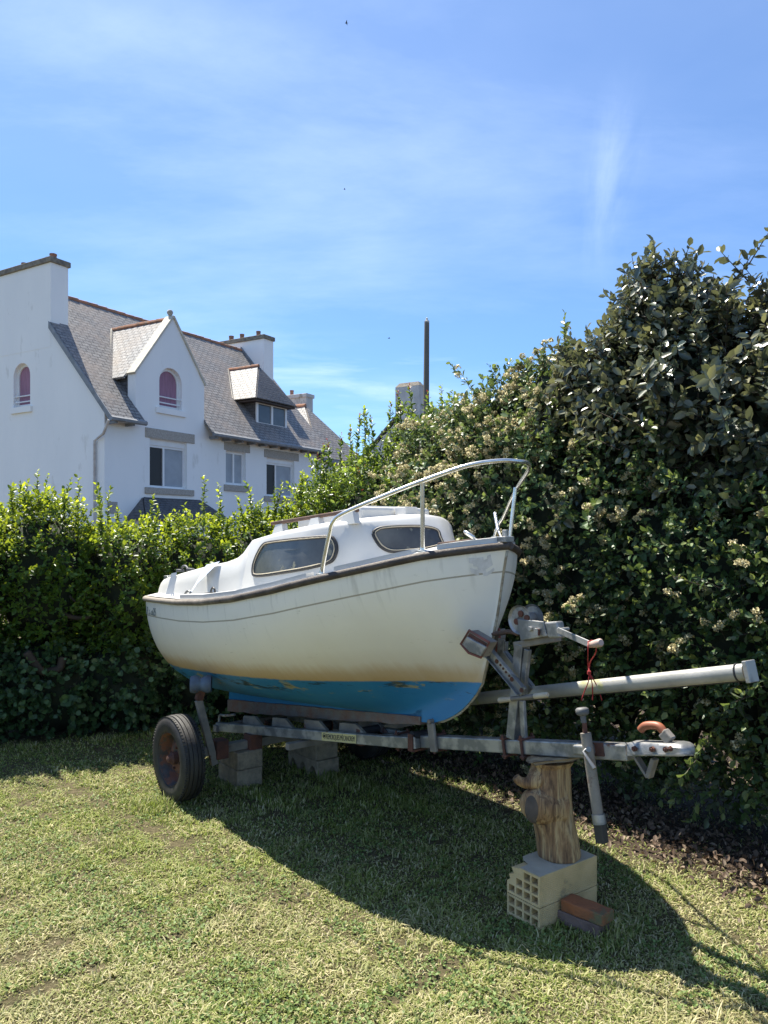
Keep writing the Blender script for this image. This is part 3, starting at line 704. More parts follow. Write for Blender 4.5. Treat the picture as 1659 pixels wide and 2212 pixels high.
As = [0, .01, .02, .035, .05, .07, .1, .13, .17, .21, .26, .31, .37, .44, .52, .6, .68, .75, .85, .95, 1.1, 1.3, 1.5, 1.7, 1.9, 2.1, 2.3, 2.5, 2.7, 2.85, 3.0, 3.1, 3.2, 3.27, 3.32, 3.36, 3.385, 3.4]
Ts = [math.sin(x * math.pi / 2) for x in np.linspace(0, 1, 34)]
for side in (1, -1):
    k0 = len(hullm.v)
    for a in As:
        for t in Ts:
            p = S(a, t, side); hullm.v.append(B(*p)); att.append((p[2], zs(a) - p[2], a))
    n = len(Ts)
    for i in range(len(As) - 1):
        for j in range(n - 1):
            q = k0 + i * n + j; hullm.f.append((q, q + 1, q + n + 1, q + n))
k1 = (len(As) - 1) * len(Ts); k2 = len(As) * len(Ts) + k1
for j in range(len(Ts) - 1):
    hullm.f.append((k1 + j, k1 + j + 1, k2 + j + 1, k2 + j))
# stem / keel seam
for i in range(len(As) - 1):
    q = i * len(Ts) + len(Ts) - 1; r_ = len(As) * len(Ts) + q
    hullm.f.append((q, q + len(Ts), r_ + len(Ts), r_))
for j in range(len(Ts) - 1):
    hullm.f.append((j, j + 1, len(As) * len(Ts) + j + 1, len(As) * len(Ts) + j))
hull = hullm.build('hull', 'hull', boat, smooth=True, ang=38)
for i, nm in enumerate(('zl', 'ds', 'al')):
    at_ = hull.data.attributes.new(nm, 'FLOAT', 'POINT'); at_.data.foreach_set('value', [x[i] for x in att])
def hull_inv(px, py):
    best = None
    for a in np.linspace(.02, 3.3, 165):
        for t in np.linspace(0, 1, 81):
            p = B(*S(a, t)); d = (p.x / p.y * 1659 + 829.5 - px) ** 2 + (1154 - (p.z - 1.8) / p.y * 1659 - py) ** 2
            if best is None or d < best[0]: best = (d, a, t)
    return best[1], best[2]
# keel
km = MB(); kp = [(.46, -.18), (.60, -.24), (.603, -.228), (3.02, -.335), (3.03, -.15), (1.5, -.1)]
kp = [(.62, -.14), (.62, -.24), (3.02, -.335), (3.0, -.12)]
km.prism([B(a, .030, z) for a, z in kp], DP * -.060)
keel = km.build('keel', 'hull', boat, bevel=.006)
for nm, v in (('zl', -.2), ('ds', .8), ('al', 1.5)):
    at_ = keel.data.attributes.new(nm, 'FLOAT', 'POINT'); at_.data.foreach_set('value', [v] * len(keel.data.vertices))
bm_ = MB(); N = 26; top = []; bot = []
for i in range(N + 1):
    a = .63 + (3.02 - .63) * i / N
    top.append((a, -.222 - .107 * i / N + random.uniform(-.003, .003))); bot.append((a, -.272 - .16 * i / N + random.uniform(-.006, .006)))
bm_.prism([B(a, .042, z) for a, z in top + bot[::-1]], DP * -.084); bm_.build('ballast', 'ballast', boat, bevel=.004)
# rubbing strake
rs = MB(); rail = []
for a in [0.0] + As[3:]:
    rail.append((a, hs(a) + .006, zs(a)))
path = [B(-.022, 0, .716)] + [B(a, h, z) for a, h, z in rail] + [B(3.415, .3, .537), B(3.415, 0, .537)]
for sd in (1, -1):
    pts = [B(-.022, 0, .716)] + [B(a, h * sd, z) for a, h, z in rail] + [B(3.415, .3 * sd, .537), B(3.415, 0, .537)]
    rs.tube(pts, .0205, 10)
rs.build('rubbing_strake', 'rubber_strake', boat, smooth=True, ang=60)
sb_ = MB(); sb_.tube([B(a, 0, zb(a)) for a in [0, .01, .02, .035, .05, .064, .1, .14, .17, .215, .285, .34, .412, .48, .546]], .0085, 8); sb_.build('stem_band', mat('worn_stem_edge', (.36, .30, .20), (.20, .16, .11), 20, .7, c3=(.45, .42, .34), t3=.5, s3=9), boat, smooth=True)
# deck
def deckz(a, h): 
    q = min(1, abs(h) / max(hs(a), .02)); return zs(a) + .022 + .055 * (1 - q * q) * min(1, hs(a) / .4)
dk = MB(); da = [a for a in As if a <= 1.75] + [1.75]; nh = 16
for i, a in enumerate(da):
    for j in range(nh + 1):
        h = hs(a) * (1 - 2 * j / nh) * .985; dk.v.append(B(a, h, deckz(a, h)))
for i in range(len(da) - 1):
    for j in range(nh):
        q = i * (nh + 1) + j; dk.f.append((q, q + 1, q + nh + 2, q + nh + 1))
CA = [1.69, 1.76, 1.85, 2.0, 2.3, 2.67, 3.0, 3.2, 3.27, 3.33]
CB = [.585, .598, .60, .60, .61, .615, .59, .555, .53, .49]
CT = [.50, .53, .545, .555, .57, .58, .555, .52, .50, .47]
CZ = [.80, .865, .785, .758, .742, .712, .690, .676, .665, .60]
ca2 = sorted(set(list(np.linspace(1.69, 3.33, 25))))
for sd in (1, -1):
    k = len(dk.v)
    for a in ca2 + [3.39]:
        o = hs(a) * .985; i_ = I(a, CA + [3.4], CB + [.0]) - .03 if a < 3.35 else .0
        for h in (o, (o + i_) / 2, i_): dk.v.append(B(a, h * sd, deckz(a, h)))
    for i in range(len(ca2)):
        for j in range(2):
            q = k + i * 3 + j; dk.f.append((q, q + 1, q + 4, q + 3))
# cockpit well
dk.add([B(1.75, .5, .30), B(3.3, .45, .30), B(3.3, -.45, .30), B(1.75, -.5, .30)], [(0, 1, 2, 3)])
deck = dk.build('deck', 'gel', boat, smooth=True, ang=35)
# moulded toe rail just inside the strake
for sd in (1, -1):
    for seg_ in (([a for a in As if .03 <= a <= .24]), ([a for a in As if .31 <= a <= .68]), ([a for a in As if .8 <= a <= 2.4])):
        tr = MB()
        for i in range(len(seg_) - 1):
            a, b = seg_[i], seg_[i + 1]
            o, o2 = hs(a) - .018, hs(b) - .018
            q = [B(a, o * sd, zs(a) + .01), B(a, o * sd, zs(a) + .05), B(a, (o - .05) * sd, zs(a) + .056), B(a, (o - .055) * sd, zs(a) + .02),
                 B(b, o2 * sd, zs(b) + .01), B(b, o2 * sd, zs(b) + .05), B(b, (o2 - .05) * sd, zs(b) + .056), B(b, (o2 - .055) * sd, zs(b) + .02)]
            tr.add(q, [(0, 1, 5, 4), (1, 2, 6, 5), (2, 3, 7, 6)] + ([(0, 1, 2, 3)] if i == 0 else []) + ([(4, 5, 6, 7)] if i == len(seg_) - 2 else []))
        tr.build('toe_rail', 'gel', boat, smooth=True, ang=50)
# cockpit coaming
cm = MB()
for sd in (1, -1):
    k = len(cm.v); m_ = len(ca2)
    for a in ca2:
        b_, t_, z_ = I(a, CA, CB), I(a, CA, CT), I(a, CA, CZ)
        prof = [(b_, deckz(a, b_) - .01), (b_ * .6 + t_ * .4, deckz(a, b_) * .55 + z_ * .45), (t_ + .004, z_ - .02), (t_ - .012, z_ - .003), (t_ - .05, z_), (t_ - .065, z_ - .015), (t_ - .07, .30)]
        for h, z in prof: cm.v.append(B(a, h * sd, z))
    for i in range(m_ - 1):
        for j in range(6):
            q = k + i * 7 + j; cm.f.append((q, q + 1, q + 8, q + 7))
cm.add([B(3.33, .49, .53), B(3.33, .47, .60), B(3.28, .40, .665), B(3.28, -.40, .665), B(3.33, -.47, .60), B(3.33, -.49, .53), B(3.36, -.3, .54), B(3.36, .3, .54)], [(0, 1, 2, 3, 4, 5), (0, 5, 6, 7)])
cm.prism([B(3.22, .45, .3), B(3.22, .45, .67), B(3.22, -.45, .67), B(3.22, -.45, .3)], DA * .06)
coam = cm.build('cockpit_coaming', 'gel', boat, smooth=True, ang=45)
for sd in (1, -1):
    rb = MB(); rb.add([B(2.78, .608 * sd, .53), B(2.80, .572 * sd, .716), B(2.92, .56 * sd, .71), B(2.98, .60 * sd, .53), B(2.85, .645 * sd, .535), B(2.84, .595 * sd, .712)], [(0, 1, 5, 4), (4, 5, 2, 3), (1, 2, 5)])
    rb.build('coaming_rib', 'gel', coam, recalc=False)
# cabin
base = [(1.745, 0), (1.745, .40), (1.745, .60), (1.45, .605), (1.1, .585), (.86, .485), (.72, .37), (.56, .215), (.47, .09), (.455, 0)]
shou = [(1.74, 0, .885), (1.74, .38, .875), (1.735, .535, .855), (1.45, .545, .868), (1.1, .525, .878), (.88, .435, .888), (.77, .335, .896), (.655, .195, .902), (.585, .08, .904), (.575, 0, .904)]
edge = [(1.73, 0, .918), (1.725, .375, .905), (1.715, .515, .880), (1.44, .525, .895), (1.095, .503, .905), (.893, .418, .915), (.788, .320, .923), (.68, .184, .929), (.613, .075, .931), (.603, 0, .931)]
roofe = [(1.69, 0, .940), (1.68, .34, .928), (1.655, .455, .897), (1.42, .465, .912), (1.075, .445, .922), (.93, .37, .932), (.84, .28, .939), (.74, .16, .944), (.68, .06, .946), (.67, 0, .946)]
def ringpt(lst, s):
    s = max(0, min(len(lst) - 1, s)); i = min(int(s), len(lst) - 2); f = s - i
    if s > 2.001:   # smooth catmull past the aft corner
        g = lambda k: Vector(lst[max(2, k)]) if k < len(lst) else Vector([lst[-2][0], -lst[-2][1]] + list(lst[-2][2:]))
        p0, p1, p2, p3 = g(i - 1), g(i), g(i + 1), g(i + 2)
        return .5 * ((2 * p1) + (p2 - p0) * f + (2 * p0 - 5 * p1 + 4 * p2 - p3) * f * f + (3 * p1 - p0 - 3 * p2 + p3) * f ** 3)
    return Vector(lst[i]) * (1 - f) + Vector(lst[i + 1]) * f
base3 = [(a, h, deckz(a, h) - .01) for a, h in base]
NS = 9 * 5
def ring(lst):
    half = [ringpt(lst, i / 5) for i in range(NS + 1)]
    return half + [Vector((p.x, -p.y, p.z)) for p in half[-2:0:-1]]
cbm = MB(); rings = [ring(x) for x in (base3, shou, edge, roofe)]
mid = lambda r1, r2, f, bul=0: [a * (1 - f) + b * f for a, b in zip(r1, r2)]
rr = [rings[0], mid(rings[0], rings[1], .5), rings[1]]
sh2 = [(.25 * a + .75 * b * 1) if 0 else (a * .25 + b * .75) for a, b in zip(rings[1], rings[2])]
for i, p in enumerate(sh2): p.y *= 1.012
rr += [sh2, rings[2], mid(rings[2], rings[3], .5), rings[3]]
ctr = Vector((1.2, 0, .962))
for f in (.35, .7):
    rr.append([Vector((p.x * (1 - f) + (ctr.x + (p.x - ctr.x) * .35) * f, p.y * (1 - f), p.z * (1 - f) + .962 * f)) for p in rings[3]])
L = len(rings[0])
for r in rr:
    for p in r: cbm.v.append(B(p.x, p.y, p.z))
for i in range(len(rr) - 1):
    for j in range(L):
        cbm.f.append((i * L + j, i * L + (j + 1) % L, (i + 1) * L + (j + 1) % L, (i + 1) * L + j))
cbm.f.append(tuple((len(rr) - 1) * L + j for j in range(L)))
cabin = cbm.build('cabin', 'gel', boat, smooth=True, ang=50)
def CS(s, wv):
    if s > 9:
        p = CS0(18 - s, wv); return Vector((p.x, -p.y, p.z))
    return CS0(s, wv)
def CS0(s, wv): return ringpt(base3, s) * (1 - wv) + ringpt(shou, s) * wv
def cab_inv(px, py, s0, s1):
    best = None
    for s in np.linspace(s0, s1, 150):
        for wv in np.linspace(0, 1.1, 56):
            c = CS(s, wv); p = B(c.x, c.y, c.z); d = (p.x / p.y * 1659 + 829.5 - px) ** 2 + (1154 - (p.z - 1.8) / p.y * 1659 - py) ** 2
            if best is None or d < best[0]: best = (d, s, wv)
    return best[1], best[2]
def surf_n(s, wv):
    e = .01; p = B(*CS(s, wv)); u = B(*CS(s + e, wv)) - p; v = B(*CS(s, wv + e)) - p
    n = u.cross(v).normalized(); c = B(1.1, 0, .75)
    return n if n.dot(p - c) > 0 else -n
def cabin_window(outl, s0, s1, mirror=False):
    sw = [cab_inv(x, y, s0, s1) for x, y in outl]; sw = [Vector((a, b, 0)) for a, b in sw]; sw = spline(sw, 4, True)
    if mirror: sw = [Vector((18 - p.x, p.y, 0)) for p in sw]
    P = [B(*CS(p.x, p.y)) + surf_n(p.x, p.y) * .004 for p in sw]
    g = MB(); g.tube(P, .011, 8, closed=True); fr = g.build('cabin_window', 'rubber', cabin, smooth=True)
    P2 = [B(*CS(p.x, p.y)) + surf_n(p.x, p.y) * .012 for p in sw]
    c = sum(sw, Vector()) / len(sw)
    P3 = [B(*CS(q.x, q.y)) + surf_n(q.x, q.y) * .012 for q in [c + (p - c) * .955 for p in sw]]
    b2 = MB(); b2.tube(P3, .0035, 6, closed=True); b2.build('locking_strip', 'handle', fr, smooth=True)
    pm = MB(); n = len(sw)
    for f in (1, .8, .55, .3):
        for p in sw:
            q = c + (p - c) * f; pm.v.append(B(*CS(q.x, q.y)) + surf_n(q.x, q.y) * .006)
    for i in range(3):
        for j in range(n): pm.f.append((i * n + j, i * n + (j + 1) % n, (i + 1) * n + (j + 1) % n, (i + 1) * n + j))
    pm.f.append(tuple(3 * n + j for j in range(n)))
    pm.build('pane', 'plexi', fr, smooth=True)
z2 = lambda x, y: ((400 + x / 2.765) * .7373, (1330 + y / 2.765) * .7373)
z3 = lambda x, y: ((850 + x / 2.212) * .7373, (1300 + y / 2.212) * .7373)
w1 = [z2(*p) for p in [(948, 955), (975, 985), (1200, 960), (1400, 918), (1560, 875), (1612, 830), (1625, 760), (1600, 695), (1560, 672), (1400, 682), (1200, 700), (1080, 715), (1028, 735), (985, 810), (955, 890)]]
w2 = [z3(*p) for p in [(540, 585), (562, 630), (600, 675), (660, 697), (760, 697), (880, 685), (1000, 650), (1022, 630), (1000, 592), (950, 562), (860, 543), (720, 540), (600, 547), (555, 560)]]
for mir in (False, True):
    cabin_window(w1, 2.05, 6.3, mir)
    if not mir: cabin_window(w2, 5.2, 9.0, mir)
# handrails on roof
for sd in (1, -1):
    a1, a0 = (1.72, .80) if sd == 1 else (1.72, 1.0)
    hr = MB(); hr.box((B(a1, .38 * sd, .985) + B(a0, .36 * sd, .978)) / 2, ((B(a1, .38 * sd, .985) - B(a0, .36 * sd, .978)).length, .028, .022),
                      ((B(a0, .36 * sd, .978) - B(a1, .38 * sd, .985)).normalized(), DP, UZ)); ho = hr.build('handrail', 'teak', boat, bevel=.006)
    for a in ([1.62, 1.2, .85] if sd == 1 else [1.62, 1.1]):
        zt_ = .972; zb_ = .90; hb = MB()
        hb.prism([B(a - .075, .40 * sd, zb_), B(a + .075, .40 * sd, zb_), B(a + .04, .39 * sd, zt_), B(a - .04, .39 * sd, zt_)], DP * (-.04 * sd))
        hb.build('handrail_foot', 'gel', ho)
ht = MB(); ht.prism([B(1.62, .25, .93), B(.92, .25, .93), B(.92, -.3, .93), B(1.62, -.3, .93)], UZ * .085); hto = ht.build('sliding_hatch', 'gel', boat, bevel=.02)
hk = MB(); hk.prism([B(1.25, .1, 1.016), B(1.05, .1, 1.016), B(1.05, -.2, 1.016), B(1.25, -.2, 1.016)], UZ * .02); hk.build('hatch_panel', 'gel', hto, bevel=.008)
ms = MB(); ms.box(B(.86, -.05, .985), (.10, .10, .05), (DA, DP, UZ)); ms.build('mast_step', 'gel', boat, bevel=.006)
# pulpit
def pulp(sd): return [B(.755, .635 * sd, .62), B(.73, .637 * sd, .70), B(.675, .637 * sd, .84), B(.645, .636 * sd, .895), B(.58, .61 * sd, .935), B(.40, .475 * sd, 1.01), B(.22, .345 * sd, 1.075), B(.05, .225 * sd, 1.125)]
rail = pulp(1) + [B(-.05, .10, 1.14), B(-.075, 0, 1.138), B(-.05, -.10, 1.14)] + pulp(-1)[::-1]
pu = MB(); pu.tube(spline(rail, 6), .0112, 12)
pul = pu.build('pulpit', 'steel', boat, smooth=True, ang=60)
for sd in (1, -1):
    s_ = MB(); s_.tube([B(.285, .325 * sd, .70), B(.255, .352 * sd, 1.062)], .0115, 10); s_.build('stanchion', 'steel', pul, smooth=True, ang=60)
    for a, h in ((.285, .325), (.755, .635)):
        s_ = MB(); s_.lathe([(.03, 0), (.03, .006), (.015, .01), (.014, .025)], B(a, h * sd, deckz(a, h) - .004), UZ, 14, True); s_.build('foot_plate', 'steel', pul, smooth=True, ang=40)
# bow fittings
bf = MB(); bf.tube(spline([B(.13, .10, .75), B(.11, .13, .77), B(.155, .14, .80), B(.20, .10, .80), B(.18, .06, .77), B(.14, .07, .75)], 5, True), .008, 8); bf.build('mooring_ring', 'steel', boat, smooth=True)
bf = MB(); bf.tube([B(.14, -.06, .90), B(.06, .0, .80)], .009, 8); bf.tube([B(.06, 0, .80), B(.02, .02, .76)], .005, 6); bf.build('rigging_screw', 'steel', boat, smooth=True, ang=60)
bf = MB(); bf.box(B(.03, 0, .752), (.10, .07, .03), (DA, DP, UZ)); bf.box(B(.01, 0, .77), (.03, .02, .06), (DA, DP, UZ)); bf.build('bow_fitting', 'galv', boat, bevel=.004)
bf = MB(); bf.prism([B(.40, .12, .735), B(.20, .05, .742), B(.20, -.12, .742), B(.40, -.12, .735)], UZ * .028); bf.build('anchor_locker_lid', 'teak', boat, bevel=.006)
# cleat, eye, stern fittings
bf = MB(); bf.box(B(1.98, .70, .53), (.05, .02, .03), (DA, DP, UZ)); bf.tube([B(1.94, .70, .55), B(2.06, .70, .545)], .007, 8); bf.tube(spline([B(1.93, .70, .53), B(1.90, .70, .56), B(1.93, .70, .585), B(1.96, .70, .555)], 4, True), .006, 6); bf.build('cleat', 'rubber', boat, smooth=True, ang=50)
bf = MB(); bf.tube(spline([B(2.26, .72, .52), B(2.23, .72, .56), B(2.28, .72, .57), B(2.32, .72, .54)], 4, True), .008, 6); bf.box(B(2.29, .72, .53), (.07, .03, .02), (DA, DP, UZ)); bf.build('shackle', 'galv', boat, smooth=True, ang=50)
bf = MB(); bf.tube([B(2.48, .735, .52), B(2.48, .735, .56)], .004, 6); bf.tube([B(2.51, .735, .52), B(2.51, .735, .56)], .004, 6); bf.build('deck_eye', 'steel', boat, smooth=True)
bf = MB(); bf.box(B(3.27, .44, .69), (.07, .05, .03), (DA, DP, UZ)); bf.tube([B(3.25, .44, .705), B(3.15, .44, .71)], .006, 6); bf.build('stern_cleat', 'steel', boat, bevel=.003)
bf = MB(); bf.lathe([(.02, 0), (.022, .03), (.012, .04)], B(3.33, .42, .60), DA * .7 + DP * .6, 12, True); bf.build('navigation_light', 'grey_plastic', boat, smooth=True, ang=40)
bf = MB()
for a in (2.62, 2.80): bf.box(B(a, .545, .728), (.09, .03, .02), (DA, DP, UZ))
bf.tube(spline([B(2.66, .545, .735), B(2.70, .545, .757), B(2.75, .545, .757), B(2.78, .545, .735)], 4), .009, 8); bf.build('grab_handle', 'grey_plastic', boat, bevel=.004)
# loose pale strap from coaming to shackle
z4 = lambda x, y: ((400 + x / 4.1475) * .7373, (1650 + y / 4.1475) * .7373)
M['strap'] = mat('faded_blue_strap', (.50, .58, .72), (.66, .70, .76), 30, .45, stretch=(1, 1, .2))
st = MB(); st.add([B(2.10, .565, .762), B(2.30, .57, .748), B(2.27, .665, .62), B(2.235, .668, .62), B(2.25, .722, .545), B(2.235, .722, .545)], [(0, 1, 2, 3), (3, 2, 4, 5)])
st.build('strap', 'strap', boat, recalc=False)
# registration on port quarter, torn sticker at the bow
pA = B(*S(3.17, .055, 1, .012)); pB = B(*S(2.78, .055, 1, .009)); pC = B(*S(3.17, .16, 1, .012))
text('LR 518825', pC + UZ * .0, pB - pA, UZ, .085, 'fadeprint', 'registration_number', boat, width=.36)
def patch(outl, m, name, off=.003, n=6):
    P = [hull_inv(x, y) for x, y in outl]
    mb = MB(); (a0, t0_), (a1, t1_), (a2, t2_), (a3, t3_) = P
    for i in range(n + 1):
        for j in range(n + 1):
            f, g = i / n, j / n
            a = (a0 * (1 - f) + a1 * f) * (1 - g) + (a3 * (1 - f) + a2 * f) * g; t = (t0_ * (1 - f) + t1_ * f) * (1 - g) + (t3_ * (1 - f) + t2_ * f) * g
            mb.v.append(B(*S(a, t, 1, off)))
    for i in range(n):
        for j in range(n):
            if (i, j) in ((0, 2), (0, 3), (1, 3), (4, 0), (4, 4), (5, 4), (2, 5)) and n == 6: continue
            q = i * (n + 1) + j; mb.f.append((q, q + 1, q + n + 2, q + n + 1))
    return mb.build(name, m, boat, smooth=True)
M['sticker'] = mat('torn_sticker', (.72, .70, .68), (.58, .56, .53), 30, .5)
patch([z3(1148, 740), z3(1318, 715), z3(1325, 820), z3(1155, 842)], 'sticker', 'torn_sticker')

# ================================================================== TRAILER
def TQ(q, h, z): return Vector((.81 - bs * q - bc * h, 3.72 + bc * q - bs * h, z))
def bz(q): return .766 - .175 * q
def TP(D, h):
    px, py = D; r = R(px); P0 = Vector((.81 - bc * h, 3.72 - bs * h))
    q = (P0.x - r * P0.y) / (bs + r * bc); Y = P0.y + bc * q
    return TQ(q, h, 1.8 - (py - 1154) / 1659 * Y)
trl = thing('boat_trailer', TQ(1.2, 0, 0), 'galvanised single axle boat trailer jacked on blocks under the boat', 'trailer')
AX = Vector((-bs, bc, -.175)).normalized()      # along the drawbar, going aft
NZ = DP.cross(AX); NZ = NZ if NZ.z > 0 else -NZ
m_ = MB(); p0, p1 = TQ(-.44, 0, bz(-.44)), TQ(1.26, 0, bz(1.26))
m_.box((p0 + p1) / 2, ((p1 - p0).length, .07, .07), (AX, DP, NZ)); drawbar = m_.build('drawbar', 'galv', trl, bevel=.006)
jm = MB()
for q in (.98,): jm.box(TQ(q, 0, bz(q)), (.006, .073, .073), (AX, DP, NZ))
jm.build('joint_sleeve', 'galv_old', drawbar)
for sd in (1, -1):
    m_ = MB(); a, b = TQ(.92, .058 * sd, bz(.92) - .0), TQ(1.15, .075 * sd, .568); c = TQ(2.95, .30 * sd, .338)
    m_.beam(a, b, .045, .068); m_.beam(b - (b - a).normalized() * .01, c, .045, .064)
    r = m_.build('side_rail', 'galv', trl, bevel=.005)
    # small rectangular brackets along the rail
    for q, dz_ in ((2.55, .06), (2.2, .06), (1.85, .06), (1.5, .055)):
        f = (q - 1.15) / 1.8; p = TQ(q, (.075 + .225 * f) * sd - .03 * sd, .568 - .23 * f + .035)
        g = MB(); g.prism([p + DA * -.16 + UZ * -.01, p + DA * .16 + UZ * -.03, p + DA * .15 + UZ * (dz_ - .03), p + DA * -.02 + UZ * dz_ * .9], DP * -.02 * sd); g.build('cradle_bracket', 'galv_old', r)
# keel rollers / pads on the spine
for q in (.95, 1.45, 2.0, 2.6):
    g = MB(); p = TQ(q, 0, I(q, [.89, 3.3], [.66, .31]) - .018)
    g.tube([p + DP * .07, p - DP * .07], .028, 12); ro = g.build('keel_roller', 'rubber', trl, smooth=True, ang=40)
    g = MB()
    for sd in (1, -1):
        pp = p + DP * (.085 * sd); g.box(pp - UZ * .03, (.04, .008, .10), (DA, DP, UZ))
    g.box(p - UZ * .075, (.05, .17, .012), (DA, DP, UZ)); g.build('roller_bracket', 'rust', ro)
# spine continuing beneath the boat
m_ = MB(); m_.beam(TQ(1.2, 0, .545), TQ(2.95, 0, .255), .05, .05); m_.build('spine', 'galv_old', trl, bevel=.004)
m_ = MB(); m_.beam(TQ(2.93, .34, .332), TQ(2.93, -.34, .332), .05, .05); m_.build('rear_crossmember', 'galv_old', trl, bevel=.004)
m_ = MB(); m_.beam(TQ(1.95, .30, .40), TQ(1.95, -1.0, .40), .045, .045); m_.build('outrigger', 'galv_old', trl, bevel=.004)
# rear clamp handle
z5 = lambda x, y: ((540 + x / 4.608) * .7373, (1980 + y / 4.608) * .7373)
g = MB(); g.tube(spline([TP(z5(470, 620), .3), TP(z5(475, 550), .3), TP(z5(495, 525), .3), TP(z5(540, 538), .3), TP(z5(680, 525), .28)], 4), .010, 8); g.build('clamp_handle', 'galv', trl, smooth=True, ang=50)
# axle
m_ = MB(); m_.beam(TQ(2.537, .70, .292), TQ(2.537, -.70, .292), .06, .06); axle = m_.build('axle', 'galv_old', trl, bevel=.005)
for h_, m2 in ((.50, .09), (.24, .10)):
    g = MB(); g.box(TQ(2.52, h_, .30), (.10, m2, .13), (DA, DP, UZ)); g.build('axle_clamp', 'rust', axle, bevel=.006)
g = MB()
g.tube([TQ(2.537, .70, .292), TQ(2.537, .80, .292)], .022, 12); g.tube([TQ(2.537, -.70, .292), TQ(2.537, -.80, .292)], .022, 12); g.build('stub_axle', 'rust', axle, smooth=True, ang=40)
# leaning support posts with hull rollers
for sd in (1, -1):
    b0, b1, b2 = TQ(2.50, .55 * sd, .20), TQ(2.52, .66 * sd, .66), TQ(2.50, .64 * sd, .75)
    g = MB(); g.beam(b0, b1, .05, .035, DA); po_ = g.build('support_post', 'galv_old', trl, bevel=.004)
    g = MB(); g.beam(b1, b2, .052, .037, DA); g.build('post_head', 'rust', po_, bevel=.004)
    g = MB(); c_ = b2 + UZ * .02 + DP * (.01 * sd); g.lathe([(.018, -.07), (.055, -.07), (.062, -.04), (.045, 0), (.062, .04), (.055, .07), (.018, .07)], c_, DA * .5 + DP * .8 * sd, 22, True)
    g.build('hull_roller', 'blueroller', po_, smooth=True, ang=40)
# wheels
def wheel(h, sd):
    c = TQ(2.537, h, .287); ax = DP * sd
    prof = [(.178, .058), (.186, .070), (.215, .078), (.250, .077), (.272, .066), (.281, .054), (.2815, .047), (.275, .044), (.275, .041), (.285, .038), (.287, .021), (.287, .020), (.279, .019), (.279, .014), (.287, .013)]
    prof = prof + [(r, -x) for r, x in prof[::-1]]
    g = MB(); g.lathe(prof, c, ax, 64)
    # shoulder lugs: fine blocks round the edge
    for k in range(72):
        t = 2 * math.pi * k / 72; A = ax.orthogonal().normalized(); Bv = ax.cross(A); d = A * math.cos(t) + Bv * math.sin(t); tt = -A * math.sin(t) + Bv * math.cos(t)
        for s2 in (1, -1): g.box(c + d * .2775 + ax * (.060 * s2), (.008, .015, .018), (d, tt, ax))
    wo = bpy.data.objects.new('wheel', None); col.objects.link(wo); wo.parent = trl; ORG[wo.name] = ORG[trl.name]
    g.build('tyre', 'tyre', wo, smooth=True, ang=30)
    M.setdefault('rim', mat('rusty_rim', (.07, .066, .068), (.04, .034, .03), 9, .6, .3, bump=.4, bscale=40, c3=(.15, .06, .035), t3=.48, s3=7))
    g = MB(); g.lathe([(.186, .062), (.176, .064), (.172, .050), (.160, .030), (.158, .0), (.150, -.018), (.120, -.010), (.095, .012), (.060, .016), (.045, .012), (.040, .012)], c, ax, 40)
    g.lathe([(.186, -.062), (.17, -.05), (.158, 0.0)], c, ax, 40)
    g.build('rim', 'rim', wo, smooth=True, ang=40)
    g = MB(); g.lathe([(.042, .0), (.042, .045), (.03, .055), (.022, .075), (.0, .08)], c, ax, 18)
    for k in range(4):
        t = 2 * math.pi * k / 4 + .4; A = ax.orthogonal().normalized(); Bv = ax.cross(A); d = A * math.cos(t) + Bv * math.sin(t)
        g.tube([c + d * .075 + ax * .01, c + d * .075 + ax * .03], .009, 6)
    g.build('hub', 'rust', wo, smooth=True, ang=40)
wheel(.80, 1); wheel(-.80, -1)
# name plate
f = .40
pq = TP(((920 + 160 / 13.825) * .7373, (2130 + 500 / 13.825) * .7373), .135 + .026)
rd = (TQ(2.95, .30, .338) - TQ(1.15, .075, .568)).normalized()
def rail_pt(q, v): 
    f = (q - 1.15) / 1.8; return TQ(q, .075 + .225 * f + .0245, .568 - .23 * f + v)
qa, qb = 1.73, 1.41
g = MB(); ux = (rail_pt(qb, 0) - rail_pt(qa, 0)).normalized(); un = ux.cross(UZ).normalized(); un = un if un.dot(DP) > 0 else -un; uz = un.cross(ux); uz = uz if uz.z > 0 else -uz
g.prism([rail_pt(qa, -.027), rail_pt(qb, -.027), rail_pt(qb, .027), rail_pt(qa, .027)], un * .002)
pl = g.build('name_plate', 'yellow', trl)
L_ = (rail_pt(qb, 0) - rail_pt(qa, 0)).length
text('REMORQUES MÉCANOREM', rail_pt(qa, -.015) + ux * .048 + un * .0025, ux, uz, .046, 'black', 'plate_lettering', pl, width=L_ - .06, thick=.0008)
g = MB(); cc = rail_pt(qa, .004) + ux * .028 + un * .003
for rr_, r0 in ((.015, .0016), (.005, .004)): g.tube([cc + (ux * math.cos(t) + uz * math.sin(t)) * rr_ for t in [2 * math.pi * k / 16 for k in range(16)]], r0, 4, closed=True)
g.build('plate_emblem', 'black', pl)
# U-bolts on drawbar
def ubolt(q, hm='rust', w_=.045, tall=.05):
    g = MB(); c = TQ(q, 0, bz(q))
    for s2 in (1, -1): g.box(c + DP * (.043 * s2), (.014, .010, .07 + tall), (AX, DP, NZ))
    g.box(c - NZ * .045, (.03, .10, .012), (AX, DP, NZ)); g.box(c + NZ * (.04), (.03, .10, .010), (AX, DP, NZ))
    return g.build('clamp_bracket', hm, trl, bevel=.002)
ubolt(.15); ubolt(.27); ubolt(.80); ubolt(1.12)
